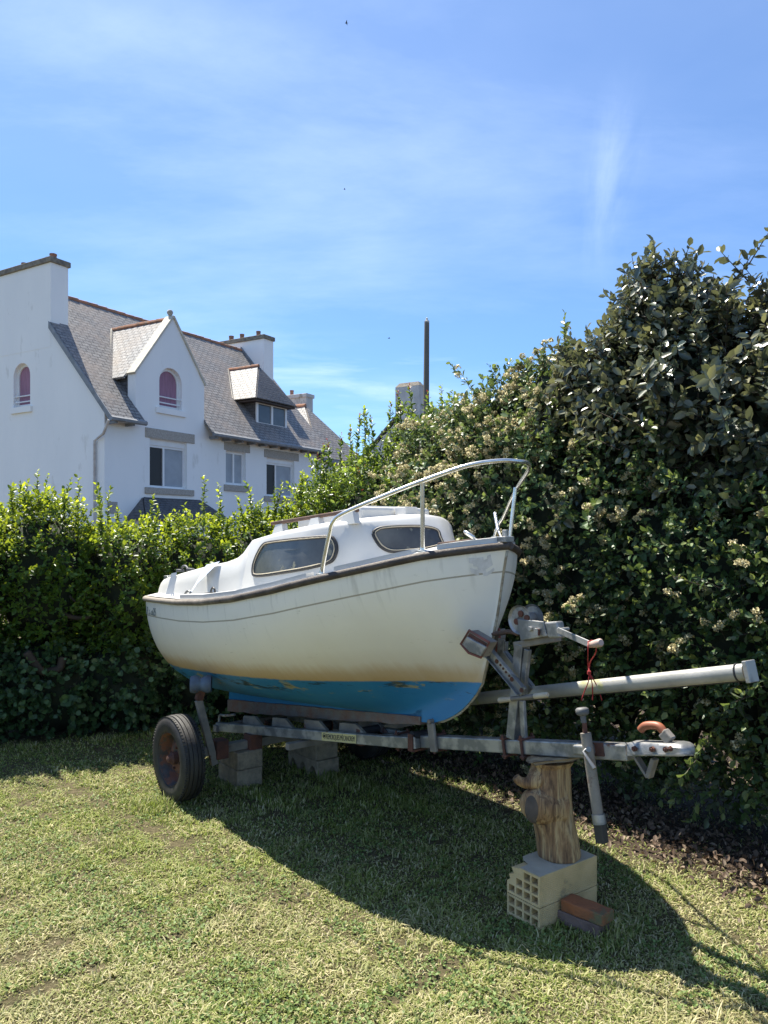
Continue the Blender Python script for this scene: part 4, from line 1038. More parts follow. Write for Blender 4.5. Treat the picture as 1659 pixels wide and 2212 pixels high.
# bracket with pin near the stem
g = MB(); c = TQ(.80, .045, bz(.80)); g.box(c + NZ * .03, (.055, .02, .16), (AX, DP, NZ)); g.tube([c + NZ * .12 + DP * .02, c + NZ * .12 - DP * .06], .014, 10); g.build('stop_bracket', 'galv_old', trl, bevel=.006)
# winch post
zw = lambda x, y: ((1330 + x / 3.687) * .7373, (1750 + y / 3.687) * .7373)
zv = lambda x, y: ((1300 + x / 1.746) * .7373, (1700 + y / 1.746) * .7373)
g = MB(); g.beam(TP(zv(358, 808), .0), TP(zw(738, 500), .0), .055, .062, DP); wp = g.build('winch_post', 'galv', trl, bevel=.005)
g = MB(); g.beam(TP(zv(413, 808), .01), TP(zv(402, 615), .01), .03, .022, DP); g.beam(TP(zv(402, 600), .01), TP(zw(800, 560), .02), .03, .028, DP); g.build('post_brace', 'galv', wp, bevel=.004)
g = MB(); g.beam(TP(zw(680, 515), .0), TP(zw(1120, 440), .0), .06, .035, DP.cross(Vector((1, 0, 0)))); g.build('winch_arm', 'galv_old', wp, bevel=.006)
def plate(pts, h0, h1, m, name, parent, zf=zw, bev=.004):
    g = MB(); P = [TP(zf(*p), h0) for p in pts]; g.prism(P, DP * (h1 - h0)); return g.build(name, m, parent, bevel=bev)
wn = plate([(682, 232), (965, 262), (1002, 420), (716, 470)], .06, .052, 'galv', 'winch', trl)
plate([(740, 232), (1010, 262), (1050, 420), (760, 460)], -.055, -.047, 'galv', 'winch_side', wn)
plate([(716, 440), (1002, 405), (1005, 425), (716, 470)], .055, -.05, 'galv', 'winch_base', wn)
plate([(968, 270), (1105, 262), (1145, 440), (1012, 440)], .055, .0, 'galv', 'gear_housing', wn, bev=.008)
def disc(c, r, m, name, th=.004):
    g = MB(); g.lathe([(.02, 0), (r * .86, 0), (r * .93, .006), (r, .012), (r, .014), (r * .93, .009), (r * .86, th), (.02, th)], c, DP, 36); return g.build(name, m, wn, smooth=True, ang=40)
dc = TP(zw(726, 242), .045); disc(dc, .073, 'galv', 'drum_flange'); disc(dc - DP * .095, .073, 'galv', 'drum_flange')
g = MB(); g.tube([dc, dc - DP * .09], .032, 18); g.build('drum', 'galv_old', wn, smooth=True, ang=40)
for dx, dy in ((-5, -65), (62, -18), (-50, 20)): 
    g = MB(); p = TP(zw(726 + dx, 242 + dy), .052); g.lathe([(.016, -.004), (.016, .004), (.008, .006), (.0, .006)], p, DP, 12)
    g.build('rusted_hole', 'rust', wn, smooth=True, ang=40)
g = MB(); p = TP(zw(833, 338), .06); g.tube([p, p + DP * .014], .013, 6); p2 = TP(zw(915, 372), .06); g.box(p2 + DP * .01, (.02, .02, .035), (DA, DP, UZ)); g.build('winch_nut', 'galv', wn, bevel=.002)
p2 = TP(zw(915, 372), .068); g = MB(); g.box(p2 + DP * .004, (.018, .012, .03), ((DA + UZ * .4).normalized(), DP, UZ)); g.build('ratchet_pawl', 'rust', wn, bevel=.002)
g = MB(); a_, b_ = TP(zw(1120, 355), .075), TP(zw(1478, 512), .13); g.beam(a_, b_, .008, .03, DP.cross((b_ - a_).normalized())); g.tube([a_ + DP * .0, a_ - DP * .08], .010, 8)
crank = g.build('crank_arm', 'galv', wn, bevel=.003)
hE = TP(zw(1590, 488), .16) ; 
g = MB(); hd_ = (hE - b_).normalized(); g.tube([b_ - hd_ * .01, b_ + hd_ * .01, b_ + hd_ * .02, hE - hd_ * .01, hE], [.012, .014, .016, .019, .013], 14); g.build('crank_handle', 'pale_pink', crank, smooth=True, ang=50)
# vee arms and bow chocks
for sd, arm in ((1, [(215, 545), (395, 600), (740, 1010)]), (-1, [(515, 470), (505, 600), (815, 1000)])):
    hh = .075 * sd; g = MB(); P = [TP(zw(*p), hh) for p in arm]
    for i in range(2): g.beam(P[i], P[i + 1], .012, .055 if sd > 0 else .045, DP.cross((P[i + 1] - P[i]).normalized()), ext=.02)
    for i in range(2):
        d_ = (P[i + 1] - P[i]).normalized(); n_ = DP.cross(d_).normalized()
        for e in (1, -1): g.beam(P[i] + n_ * (.026 * e) + DP * (.012 * sd), P[i + 1] + n_ * (.026 * e) + DP * (.012 * sd), .024, .005, n_)
    ar = g.build('chock_arm', 'galv', trl, bevel=.003)
    if sd > 0:
        for (x, y) in ((465, 692), (505, 732), (535, 770), (565, 808), (600, 848), (628, 885), (733, 1003)):
            p = TP(zw(x, y), hh + .005); hb_ = MB(); hb_.tube([p - DP * .004, p + DP * .004], .0065 if x not in (465, 628, 733) else .012, 10); hb_.build('bolt_hole', 'rust', ar, smooth=True, ang=40)
def chock(outl, h0, h1, name='bow_chock'):
    o = plate(outl, h0, h1, 'galv_old', name, trl, bev=.005)
    g = MB(); n = len(outl); c_ = (sum(p[0] for p in outl) / n, sum(p[1] for p in outl) / n)
    pts = [TP(zw(*p), h0) for p in outl]; g.tube(pts, .007, 8, closed=True); g.build('chock_rim', 'red_rust', o, smooth=True, ang=60)
    return o
ck1 = chock([(75, 505), (165, 358), (382, 488), (345, 545), (290, 650), (160, 600)], .20, .135)
plate([(105, 490), (165, 385), (355, 500), (330, 540), (210, 520)], .203, .196, 'rust', 'chock_recess', ck1)
plate([(138, 425), (345, 538), (330, 562), (288, 638), (165, 592), (98, 512)], .214, .199, 'galv', 'chock_plate', ck1)
chock([(412, 365), (490, 340), (495, 440), (455, 590), (405, 575)], -.12, -.17)
g = MB(); g.tube(spline([TP(zw(420, 395), 0), TP(zw(520, 385), .0), TP(zw(600, 370), .02), TP(zw(690, 395), .03)], 5), .012, 8); g.build('winch_strap', 'teak', trl, smooth=True)
# coupling head
zc_ = lambda x, y: ((1640 + x / 3.95) * .7373, (2050 + y / 3.95) * .7373)
cp_ = MB()
def csec(px, top, bot, w_):
    c0 = TP(zc_(px, (top + bot) / 2), 0.0); hz = (bot - top) / 2 / 3.95 * .7373 / 1659 * c0.y
    return [c0 + DP * (w_ * x) + UZ * (hz * y) for x, y in ((1, -1), (1, .55), (.75, 1), (-.75, 1), (-1, .55), (-1, -1))]
secs = [csec(845, 482, 632, .042), csec(1000, 480, 632, .042), csec(1190, 488, 632, .042), csec(1260, 492, 632, .044), csec(1380, 492, 632, .05), csec(1450, 505, 632, .05), csec(1500, 530, 632, .043), csec(1525, 570, 632, .028), csec(1530, 610, 632, .01)]
cp_.add([p for s_ in secs for p in s_], [(i * 6 + j, i * 6 + (j + 1) % 6, (i + 1) * 6 + (j + 1) % 6, (i + 1) * 6 + j) for i in range(len(secs) - 1) for j in range(6)] + [(0, 1, 2, 3, 4, 5), tuple((len(secs) - 1) * 6 + j for j in range(6))])
cpl = cp_.build('coupling_head', 'galv', trl, smooth=True, ang=45)
g = MB(); P = [TP(zc_(x, 632), hh) for x, hh in ((845, .055), (1300, .055), (1450, .062), (1545, .03), (1560, 0))]; P2 = [TP(zc_(x, 632), -hh) for x, hh in ((1560, 0.002), (1545, .03), (1450, .062), (1300, .055), (845, .055))]
g.prism(P + P2, UZ * -.005); g.build('coupling_flange', 'galv', cpl)
g = MB(); g.tube(spline([TP(zc_(935, 350), 0), TP(zc_(985, 305), 0), TP(zc_(1070, 295), 0), TP(zc_(1150, 310), 0), TP(zc_(1200, 370), 0), TP(zc_(1235, 430), 0)], 5), .0175, 12); g.build('coupling_handle', 'grip', cpl, smooth=True, ang=60)
g = MB(); a_, b_ = TP(zc_(1195, 370), 0), TP(zc_(1290, 480), 0); g.beam(a_, b_, .036, .045, UZ); g.build('handle_bracket', 'galv_old', cpl, bevel=.006)
for x, y in ((873, 565), (1078, 570), (1235, 572)): g = MB(); p = TP(zc_(x, y), .043); g.tube([p - DP * .004, p + DP * .012], .012, 6); g.tube([p, p + DP * .02], .006, 8); g.build('coupling_bolt', 'rust', cpl)
g = MB(); p = TP(zc_(1290, 565), .045); g.lathe([(.012, 0), (.011, .006), (0, .01)], p, DP, 12); g.build('coupling_bolt', 'rust', cpl)
g = MB(); P = [TP(zc_(890, 665), 0), TP(zc_(1035, 895), 0), TP(zc_(1100, 680), 0)]; g.beam(P[0], P[1], .04, .012, DP.cross((P[1] - P[0]).normalized())); g.beam(P[1], P[2], .04, .02, DP.cross((P[2] - P[1]).normalized())); g.build('prop_stand', 'galv_old', trl, bevel=.003)
# jockey post
z6 = lambda x, y: ((1400 + x / 2.552) * .7373, (2150 + y / 2.552) * .7373)
JH = .075
g = MB(); g.tube([TP(zc_(300, 385), JH), TP(z6(905, 650), JH)], .0245, 20); jk = g.build('jockey_tube', 'galv_old', trl, smooth=True, ang=50)
g = MB(); g.tube([TP(z6(900, 600), JH), TP(z6(912, 672), JH)], .030, 20); g.build('jockey_collar', 'galv', jk, smooth=True, ang=50)
g = MB(); a_, b_ = TP(z6(912, 672), JH), TP(z6(930, 815), JH); g.beam(a_, b_, .045, .04, DP); g.build('jockey_inner_leg', 'rubber', jk, bevel=.004)
g = MB(); g.tube([TP(zc_(295, 385), JH), TP(zc_(285, 265), JH)], .011, 12); g.build('jockey_screw', 'rust', jk, smooth=True, ang=50)
g = MB(); a_, b_ = TP(zc_(278, 265), JH), TP(zc_(255, 92), JH); d_ = b_ - a_; g.tube([a_, a_ + d_ * .45, a_ + d_ * .52, a_ + d_ * .62, a_ + d_ * .9, b_], [.013, .014, .024, .030, .030, .022], 16); g.build('jockey_knob', 'grey_plastic', jk, smooth=True, ang=50)
g = MB(); a_ = TP(zc_(290, 572), .06); g.box(a_, (.085, .07, .045), (AX, DP, NZ)); g.build('jockey_clamp', 'galv', jk, bevel=.008)
g = MB(); a_ = TP(zc_(445, 575), .037); g.box(a_, (.06, .012, .06), (AX, DP, NZ)); g.build('clamp_plate', 'rust', jk, bevel=.003)
g = MB(); g.tube([TP(zc_(335, 580), .10), TP(zc_(300, 585), .11), TP(zc_(272, 600), .115), TP(zc_(330, 690), .12), TP(zc_(400, 798), .12)], [.009, .008, .007, .008, .011], 10); g.tube([TP(zc_(335, 575), .09), TP(zc_(335, 575), .11)], .013, 6); g.build('clamp_lever', 'galv', jk, smooth=True, ang=50)

# ------------------------------------------------------------------ loose bar, mast, cord
lb0, lb1 = TP(zw(485, 1115), .075), TP(zw(1015, 1050), .05)
bar = thing('winch_bar', lb0, 'worn bar with cream handle ends wedged across the winch post', 'bar')
dlt = lb1 - lb0
g = MB(); g.tube([lb0 + dlt * .25, lb0 + dlt * .78], .012, 10); g.build('shaft', 'galv_old', bar, smooth=True, ang=50)
g = MB(); g.tube([lb0, lb0 + dlt * .02, lb0 + dlt * .27], [.011, .0145, .0125], 12); g.build('grip', 'handle', bar, smooth=True, ang=50)
g = MB(); g.tube([lb0 + dlt * .74, lb0 + dlt * .98, lb1], [.0135, .0135, .010], 12); g.build('grip', 'handle', bar, smooth=True, ang=50)
A_ = Vector((1.470, 3.081, 1.250)); dm = Vector((-1.04, 1.5, -.443)).normalized()
E_ = A_ + dm * 2.57
mast = thing('lowered_mast', E_, 'long aluminium boat mast lying slanted past the winch post in front of the flowering hedge', 'mast')
sx_ = UZ.cross(dm).normalized(); sz_ = dm.cross(sx_); sz_ = sz_ if sz_.z > 0 else -sz_
def mastsec(p): return [p + sx_ * (.027 * math.cos(t)) + sz_ * (.0345 * math.sin(t)) for t in [2 * math.pi * k / 20 for k in range(20)]]
g = MB(); ss = [mastsec(A_ + dm * t) for t in (0.02, .9, 1.7, 2.57)]
g.add([p for s_ in ss for p in s_], [(i * 20 + j, i * 20 + (j + 1) % 20, (i + 1) * 20 + (j + 1) % 20, (i + 1) * 20 + j) for i in range(3) for j in range(20)] + [tuple(range(20)), tuple(60 + j for j in range(20))])
g.build('mast_tube', 'alu', mast, smooth=True, ang=40)
g = MB(); g.tube([A_ - sz_ * .034 + dm * .03, E_ - sz_ * .034], .005, 6); g.build('luff_groove', 'dark', mast)
g = MB(); g.box(A_ + dm * .0, (.02, .068, .088), (dm, sx_, sz_)); g.tube([A_ + dm * .045 + sx_ * -.022 + sz_ * .015, A_ + dm * .045 + sx_ * -.03 + sz_ * .015], .008, 8); g.build('mast_cap', 'galv', mast, bevel=.006)
g = MB(); g.tube([A_ + dm * .055 + (sx_ * math.cos(t) * .028 + sz_ * math.sin(t) * .0355) for t in [2 * math.pi * k / 20 for k in range(20)]], .004, 6, closed=True); g.build('cap_band', 'rubber', mast)
# red cord from the crank to the mast
ch_ = TP(zw(1490, 522), .135)
def mastpt(px):
    r = R(px); k = (A_.x - r * A_.y) / (r * dm.y - dm.x); return A_ + dm * k
mp = mastpt(1275)
g = MB(); kn = ch_.lerp(mp + sz_ * .045, .82)
for o in (-.016, .016):
    g.tube(spline([ch_ + Vector((o, 0, .018)), ch_ + Vector((o * 1.1, 0, -.03)), kn + Vector((o * .35, 0, .05)), kn], 5), .0026, 6)
g.tube([ch_ + Vector((-.016, 0, .018)), ch_ + Vector((0, 0, .023)), ch_ + Vector((.016, 0, .018))], .0026, 6)
for k in range(3): g.tube([kn + Vector((.007 * math.cos(t), .007 * math.sin(t), -.006 + .006 * k)) for t in [2 * math.pi * j / 10 for j in range(10)]], .003, 5, closed=True)
for o in (-.055, .0, .045): g.tube(spline([kn, kn.lerp(mp, .5) + Vector((o * .3, -.038, 0)), mp + Vector((o * .7, -.042, -.01)), mp + Vector((o, -.042, -.055))], 5), .0026, 6)
tag(g.build('red_cord', 'cord', smooth=True), 'thin red cord looped over the winch crank and tied round the mast', 'cord')

# ================================================================== LOG AND BLOCKS
bC = Vector((.703, 3.47, 0)); e1 = Vector((-.588, .81, 0)).normalized(); e2 = Vector((.81, .588, 0)).normalized()
def clay(name, z0, z1, rows, cols, cut, label, off=0):
    W_, L_ = .205, .40; mb = MB(); o = bC + e2 * off
    if cut: outer = [(0, z0), (W_, z0), (W_, z0 + .055), (W_ - .02, z0 + .07), (W_ - .012, z0 + .09), (W_ - .045, z0 + .10), (W_ - .03, z1 - .012), (W_ - .075, z1 - .004), (W_ - .085, z1), (0, z1)]
    else: outer = rect(0, W_, z0, z1)
    tw = .011; cw = (W_ - tw * (cols + 1)) / cols; chh = (z1 - z0 - tw * (rows + 1)) / rows; holes = []
    for c in range(cols):
        for r in range(rows):
            if cut and c == cols - 1 and r >= 1: continue
            if cut and c == cols - 2 and r == rows - 1: continue
            x = tw + c * (cw + tw); z = z0 + tw + r * (chh + tw); holes.append(rect(x, x + cw, z, z + chh))
    T3 = lambda x, y, d: o + e1 * x + UZ * y + e2 * d
    mb.holed(outer, holes, T3, .30)
    n = len(outer)
    far = L_
    mb.add([T3(x, y, 0) for x, y in outer] + [T3(x, y, far) for x, y in outer], [(i, (i + 1) % n, (i + 1) % n + n, i + n) for i in range(n)] + [tuple(range(n, 2 * n))])
    for h_ in holes: mb.add([T3(x, y, .30) for x, y in h_], [(0, 1, 2, 3)])
    # fine combed grooves on the long side
    for k in range(int((z1 - z0) / .009)):
        z = z0 + .006 + k * .009
        mb.box(T3(-.0008, z, L_ / 2), (.0016, L_ * .98, .004), (e1, e2, UZ))
    b = mb.build(name, 'clay', recalc=False)
    return tag(b, label, 'block', 'hollow clay blocks under the log')
clay('hollow_block', -.035, .105, 3, 4, False, 'hollow buff clay block on the grass, lower one under the log', .0)
ub = clay('hollow_block', .1085, .2485, 3, 4, True, 'hollow buff clay block with chipped corner directly beneath the log')
mt = MB(); n_ = 18
top_ = [(.0, .004), (.12, .0), (.125, .06), (.17, .075), (.2, .10), (.204, .25), (.19, .33), (.2, .38), (.09, .395), (.0, .39)]
mt.prism([bC + e1 * x + e2 * y + UZ * .249 for x, y in top_], UZ * .003)
cf = tag(mt.build('mortar_skin', 'cement', ub), None)
# log
zl0 = .254; rows_ = [(452, 768, 945, .254), (445, 765, 880, None), (432, 742, 760, None), (405, 716, 640, None), (372, 700, 520, None), (368, 694, 430, None), (392, 692, 330, None), (402, 690, 240, None), (388, 698, 215, None), (380, 712, 192, None)]
lg = MB(); YL = 3.70; segs = 36; rings_ = []
for (xl, xr, yy, zz_) in rows_:
    a_, b_ = at(*z6(xl, yy), YL), at(*z6(xr, yy), YL); c = (a_ + b_) / 2; r = (b_ - a_).length / 2
    if zz_: c.z = zz_
    rings_.append((c, r))
cs = spline([Vector((c.x, r, c.z)) for c, r in rings_], 4)
ph = [random.uniform(0, 6.28) for _ in range(8)]
for k, q in enumerate(cs):
    for j in range(segs):
        t = 2 * math.pi * j / segs
        rr_ = q.y * (1 + .03 * math.sin(3 * t + ph[0] + q.z * 5) + .018 * math.sin(7 * t + ph[1] - q.z * 9) + .012 * math.sin(13 * t + ph[2] + q.z * 14))
        lg.v.append(Vector((q.x + rr_ * math.cos(t), YL + rr_ * .95 * math.sin(t), q.z)))
for k in range(len(cs) - 1):
    for j in range(segs): lg.f.append((k * segs + j, k * segs + (j + 1) % segs, (k + 1) * segs + (j + 1) % segs, (k + 1) * segs + j))
lg.f.append(tuple(range(segs))[::-1]); lg.f.append(tuple((len(cs) - 1) * segs + j for j in range(segs)))
def stub(mb, pts, rad, seg=14): mb.tube(spline([at(*z6(*p[:2]), p[2]) for p in pts], 4), list(np.interp(np.linspace(0, 1, (len(pts) - 1) * 4 + 1), np.linspace(0, 1, len(rad)), rad)), seg)
stub(lg, [(500, 300, 3.70), (430, 345, 3.66), (370, 368, 3.65), (315, 355, 3.64), (282, 322, 3.64)], [.085, .05, .027, .022, .019])
stub(lg, [(540, 520, 3.70), (440, 530, 3.64), (405, 545, 3.605)], [.12, .085, .062])
logt = thing('log_post', Vector((.81, 3.7, .25)), 'upright stripped tree log with branch stubs holding up the trailer drawbar', 'log')
lg.build('trunk', 'log', logt, smooth=True, ang=60)
kn_ = MB(); c = at(*z6(408, 548), 3.612); kdir = (Vector((-.55, -.8, .1))).normalized(); kn_.lathe([(.0, .014), (.03, .013), (.05, .006), (.056, -.01), (.05, -.03)], c, kdir, 22); 
hx_ = Vector((.82, -.56, 0))
for v in kn_.v:
    v.z = c.z + (v.z - c.z) * 1.4; dd_ = (v - c).dot(hx_); v -= hx_ * dd_ * .25
kn_.build('knot', 'knot', logt, smooth=True)
tp_ = MB(); prof_ = [(372, 182), (400, 168), (470, 160), (620, 154), (720, 160), (792, 158), (755, 186), (700, 204), (620, 212), (540, 216), (480, 226), (425, 236), (408, 214), (392, 200)]
P = [at(*z6(x, y), 3.60) for x, y in prof_]; nP = len(P)
def lid(p, y, k): 
    cx = .80; return Vector((cx + (p.x - cx) * k, y, min(p.z, bz(0) - .040 - .175 * (Vector((cx + (p.x - cx) * k - .81, y - 3.72, 0)).dot(DA)))))
lay = [[lid(p, y, k) for p in P] for y, k in ((3.598, .97), (3.59, 1), (3.66, 1.0), (3.76, .8), (3.80, .6))]
tp_.add([p for l in lay for p in l], [(i * nP + j, i * nP + (j + 1) % nP, (i + 1) * nP + (j + 1) % nP, (i + 1) * nP + j) for i in range(4) for j in range(nP)] + [tuple(range(nP)), tuple(4 * nP + j for j in range(nP))])
tp_.build('splintered_top', 'log_end', logt, bevel=.003)
# red bricks
bk = Vector((.962, 3.377, 0)); l1 = Vector((-.143, .142, 0)).normalized(); l2 = Vector((.070, .064, 0)).normalized()
def brick(z0, z1, o, m, label, rough_):
    mb = MB(); N = 6; pts = []
    for k in range(N + 1):
        pts.append(o + l1 * (.215 * k / N) + l2 * random.uniform(-rough_, rough_))
    for k in range(N + 1):
        pts.append(o + l1 * (.215 * (N - k) / N) + l2 * (.095 + random.uniform(-rough_, rough_)))
    mb.prism([p + UZ * z0 for p in pts], UZ * (z1 - z0))
    for v in mb.v: v += Vector((random.uniform(-1, 1), random.uniform(-1, 1), random.uniform(-.6, .6))) * rough_ * .6
    return tag(mb.build('brick', m, bevel=.006), label, 'brick')
brick(.006, .068, bk + l1 * .02 + l2 * .005, 'oldbrick', 'greyish broken brick half sunk in the grass under the red brick', .006)
brick(.071, .122, bk, 'redbrick', 'mossy red brick lying on a broken brick, beside the clay blocks', .003)
# concrete blocks beneath the axle
def cblock(o, L_, W_, z0, z1, label, group, holes=False, jit=.004):
    mb = MB(); d1 = Vector((-.62, .78, 0)).normalized(); d2 = Vector((.78, .62, 0)).normalized()
    if holes:
        out = rect(0, L_, z0, z1); n = 5
        out = [(0, z0)]
        hl = []
        for k in range(3):
            x0_ = L_ * (k + .18) / 3; x1_ = L_ * (k + .82) / 3; out += [(x0_, z0)] + [(x0_ + (x1_ - x0_) * t, z0 + (z1 - z0) * .62 * math.sin(math.pi * (.15 + .7 * t))) for t in (0, .25, .5, .75, 1)] + [(x1_, z0)]
        out += [(L_, z0), (L_, z1), (0, z1)]
    else: out = rect(0, L_, z0, z1)
    mb.prism([o + d1 * x + UZ * z for x, z in out], d2 * W_)
    return tag(mb.build('concrete_block', 'breeze', bevel=.008), label, 'block', group)
o1 = Vector((-1.03, 5.40, 0)); o2 = Vector((-.493, 5.66, 0))
cblock(o1, .30, .20, 0, .132, 'solid concrete block on the grass, lower of the pair beside the wheel', 'concrete blocks under the axle')
cblock(o1 + Vector((.003, -.004, 0)), .29, .20, .135, .258, 'solid concrete block with rounded edges, upper of the pair beside the wheel', 'concrete blocks under the axle')
cblock(o2, .41, .20, 0, .122, 'concrete block with broken arched hollows, lower of the pair behind the name plate', 'concrete blocks under the axle', True)
cblock(o2 + Vector((-.01, .0, 0)), .42, .20, .125, .262, 'cracked concrete block, upper of the pair behind the name plate', 'concrete blocks under the axle')

# ================================================================== FOLIAGE
rng = np.random.default_rng(11)
def npmesh(name, V, F4, m, parent=None, attrs=None, origin=None, smooth=False):
    me = bpy.data.meshes.new(name); k = F4.shape[1]
    org = np.array(ORG[parent.name]) if parent is not None else np.array(origin if origin is not None else (0, 0, 0))
    V = V - org
    me.vertices.add(len(V)); me.vertices.foreach_set('co', V.astype(np.float32).ravel())
    me.loops.add(F4.size); me.loops.foreach_set('vertex_index', F4.astype(np.int32).ravel())
    me.polygons.add(len(F4)); me.polygons.foreach_set('loop_start', np.arange(0, F4.size, k, dtype=np.int32)); me.polygons.foreach_set('loop_total', np.full(len(F4), k, dtype=np.int32))
    me.update(calc_edges=True)
    for nm, arr in (attrs or {}).items():
        at_ = me.attributes.new(nm, 'FLOAT', 'FACE'); at_.data.foreach_set('value', arr.astype(np.float32))
    if smooth: me.shade_smooth()
    o = bpy.data.objects.new(name, me); col.objects.link(o)
    if parent is not None: o.parent = parent
    else: o.location = org
    ORG[o.name] = Vector(org); me.materials.append(M[m]); return o
def nrm(x): return x / np.maximum(np.linalg.norm(x, axis=-1, keepdims=True), 1e-9)
def sprigs(P, D, K, stem, Lf, Wf, out=.85, along=.45, droop=.15, jit=.25, tipscale=.75, fold=.25):
    N = len(P); D = nrm(D); ref = nrm(rng.normal(size=(N, 3))); A = nrm(np.cross(D, ref)); Bv = np.cross(D, A)
    k = np.arange(K); t = (k + .6) / K
    phi = k[None] * 2.4 + rng.uniform(0, 6.28, (N, 1)) + rng.normal(0, .3, (N, K))
    sl_ = stem * rng.uniform(.7, 1.25, (N, 1, 1))
    base_ = P[:, None] + D[:, None] * (sl_ * (t[None, :, None] - .35))
    Rd = np.cos(phi)[..., None] * A[:, None] + np.sin(phi)[..., None] * Bv[:, None]
    d = nrm(Rd * out * (1.15 - .5 * t[None, :, None]) + D[:, None] * (along + .6 * t[None, :, None]) + rng.normal(0, jit, (N, K, 3)) - np.array([0, 0, droop]))
    side = nrm(np.cross(d, D[:, None] + rng.normal(0, .25, (N, K, 3)))); nn = np.cross(side, d)
    s = rng.uniform(.5, 1.3, (N, K, 1)) * (1 - (1 - tipscale) * t[None, :, None])
    l = Lf * s; w_ = Wf * s
    v0 = base_; v3 = base_ + d * l - nn * l * .10
    m1 = base_ + d * l * .33 + nn * w_ * fold; m2 = base_ + d * l * .70 + nn * w_ * fold * .8
    V = np.stack([v0, m1 + side * w_ * .92, m2 + side * w_ * .78, v3, m2 - side * w_ * .78, m1 - side * w_ * .92], axis=2).reshape(-1, 3)
    M_ = N * K; b = np.arange(M_)[:, None] * 6
    F = np.concatenate([b + np.array([[0, 1, 2, 3]]), b + np.array([[0, 3, 4, 5]])], axis=1).reshape(-1, 4)
    r = np.clip(rng.normal(.5, .22, (N, K)) , 0, 1).reshape(-1); tp = np.broadcast_to(t[None], (N, K)).reshape(-1) * 1.0
    return V, F, np.repeat(r, 2), np.repeat(tp, 2), (P, D, sl_[:, 0, 0])
def stems(P, D, L_, r=.0022):
    N = len(P); A = nrm(np.cross(D, nrm(rng.normal(size=(N, 3))))); Bv = np.cross(D, A); vs = []
    for e, rr_ in ((-.5, 1.3), (.62, .5)):
        for k in range(3):
            t = 2.094 * k; vs.append(P + D * (L_ * e)[:, None] + (A * math.cos(t) + Bv * math.sin(t)) * r * rr_)
    V = np.stack(vs, axis=1).reshape(-1, 3); b = np.arange(N)[:, None] * 6
    F = np.concatenate([b + np.array([[k, (k + 1) % 3, (k + 1) % 3 + 3, k + 3]]) for k in range(3)], axis=1).reshape(-1, 4)
    return V, F
def blob_surface(blobs, dens, depth=.22, back=.35, ex=2.6, noise_amp=.10, zmin=.02):
    Ps, Ns = [], []
    for i, (c, r, rot) in enumerate(blobs):
        c = np.array(c, float); r = np.array(r, float); area = 4 * math.pi * ((r[0] * r[1]) ** 1.6 / 3 + (r[0] * r[2]) ** 1.6 / 3 + (r[1] * r[2]) ** 1.6 / 3) ** (1 / 1.6) * 1.15
        n = int(area * dens); d = nrm(rng.normal(size=(n, 3)))
        rad = (np.abs(d) ** ex).sum(1) ** (-1 / ex)
        nzv = 1 + noise_amp * (np.sin(d[:, 0] * 7 + i) * np.sin(d[:, 1] * 6 + 2 * i) + np.sin(d[:, 2] * 9 + i * 3) * .6 + rng.normal(0, .35, n))
        dep = 1 - depth * rng.uniform(0, 1, n) ** 1.7
        q = d * (rad * nzv * dep)[:, None] * r
        g = nrm(np.sign(d) * np.abs(d * rad[:, None]) ** (ex - 1) / r)
        ca, sa = math.cos(rot), math.sin(rot); Rm = np.array([[ca, -sa, 0], [sa, ca, 0], [0, 0, 1]])
        p = q @ Rm.T + c; g = g @ Rm.T; keep = np.ones(n, bool)
        for j, (c2, r2, rot2) in enumerate(blobs):
            if j == i: continue
            ca, sa = math.cos(rot2), math.sin(rot2); R2 = np.array([[ca, -sa, 0], [sa, ca, 0], [0, 0, 1]])
            ql = ((p - np.array(c2)) @ R2) / np.array(r2); keep &= (np.abs(ql) ** ex).sum(1) > .62
        view = nrm(p - np.array([0, 0, 1.8])); facing = -(g * view).sum(1)
        keep &= (facing > -.25) | (rng.uniform(size=n) < back) | (g[:, 2] > .55)
        keep &= p[:, 2] > zmin
        Ps.append(p[keep]); Ns.append(g[keep])
    return np.concatenate(Ps), np.concatenate(Ns)
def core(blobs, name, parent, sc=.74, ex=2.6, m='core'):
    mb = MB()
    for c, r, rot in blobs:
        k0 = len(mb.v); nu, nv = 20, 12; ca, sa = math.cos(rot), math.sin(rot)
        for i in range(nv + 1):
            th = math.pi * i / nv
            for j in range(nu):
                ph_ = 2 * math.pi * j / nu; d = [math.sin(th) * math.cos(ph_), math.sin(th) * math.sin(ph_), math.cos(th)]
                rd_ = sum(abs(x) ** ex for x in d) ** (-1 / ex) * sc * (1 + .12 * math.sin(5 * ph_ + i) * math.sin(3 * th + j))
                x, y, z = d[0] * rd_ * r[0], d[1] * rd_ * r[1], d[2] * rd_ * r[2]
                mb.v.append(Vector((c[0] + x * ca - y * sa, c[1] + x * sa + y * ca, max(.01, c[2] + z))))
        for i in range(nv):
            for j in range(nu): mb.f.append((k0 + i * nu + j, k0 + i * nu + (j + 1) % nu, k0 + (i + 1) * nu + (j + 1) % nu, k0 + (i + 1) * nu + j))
    return mb.build(name, m, parent, smooth=True)
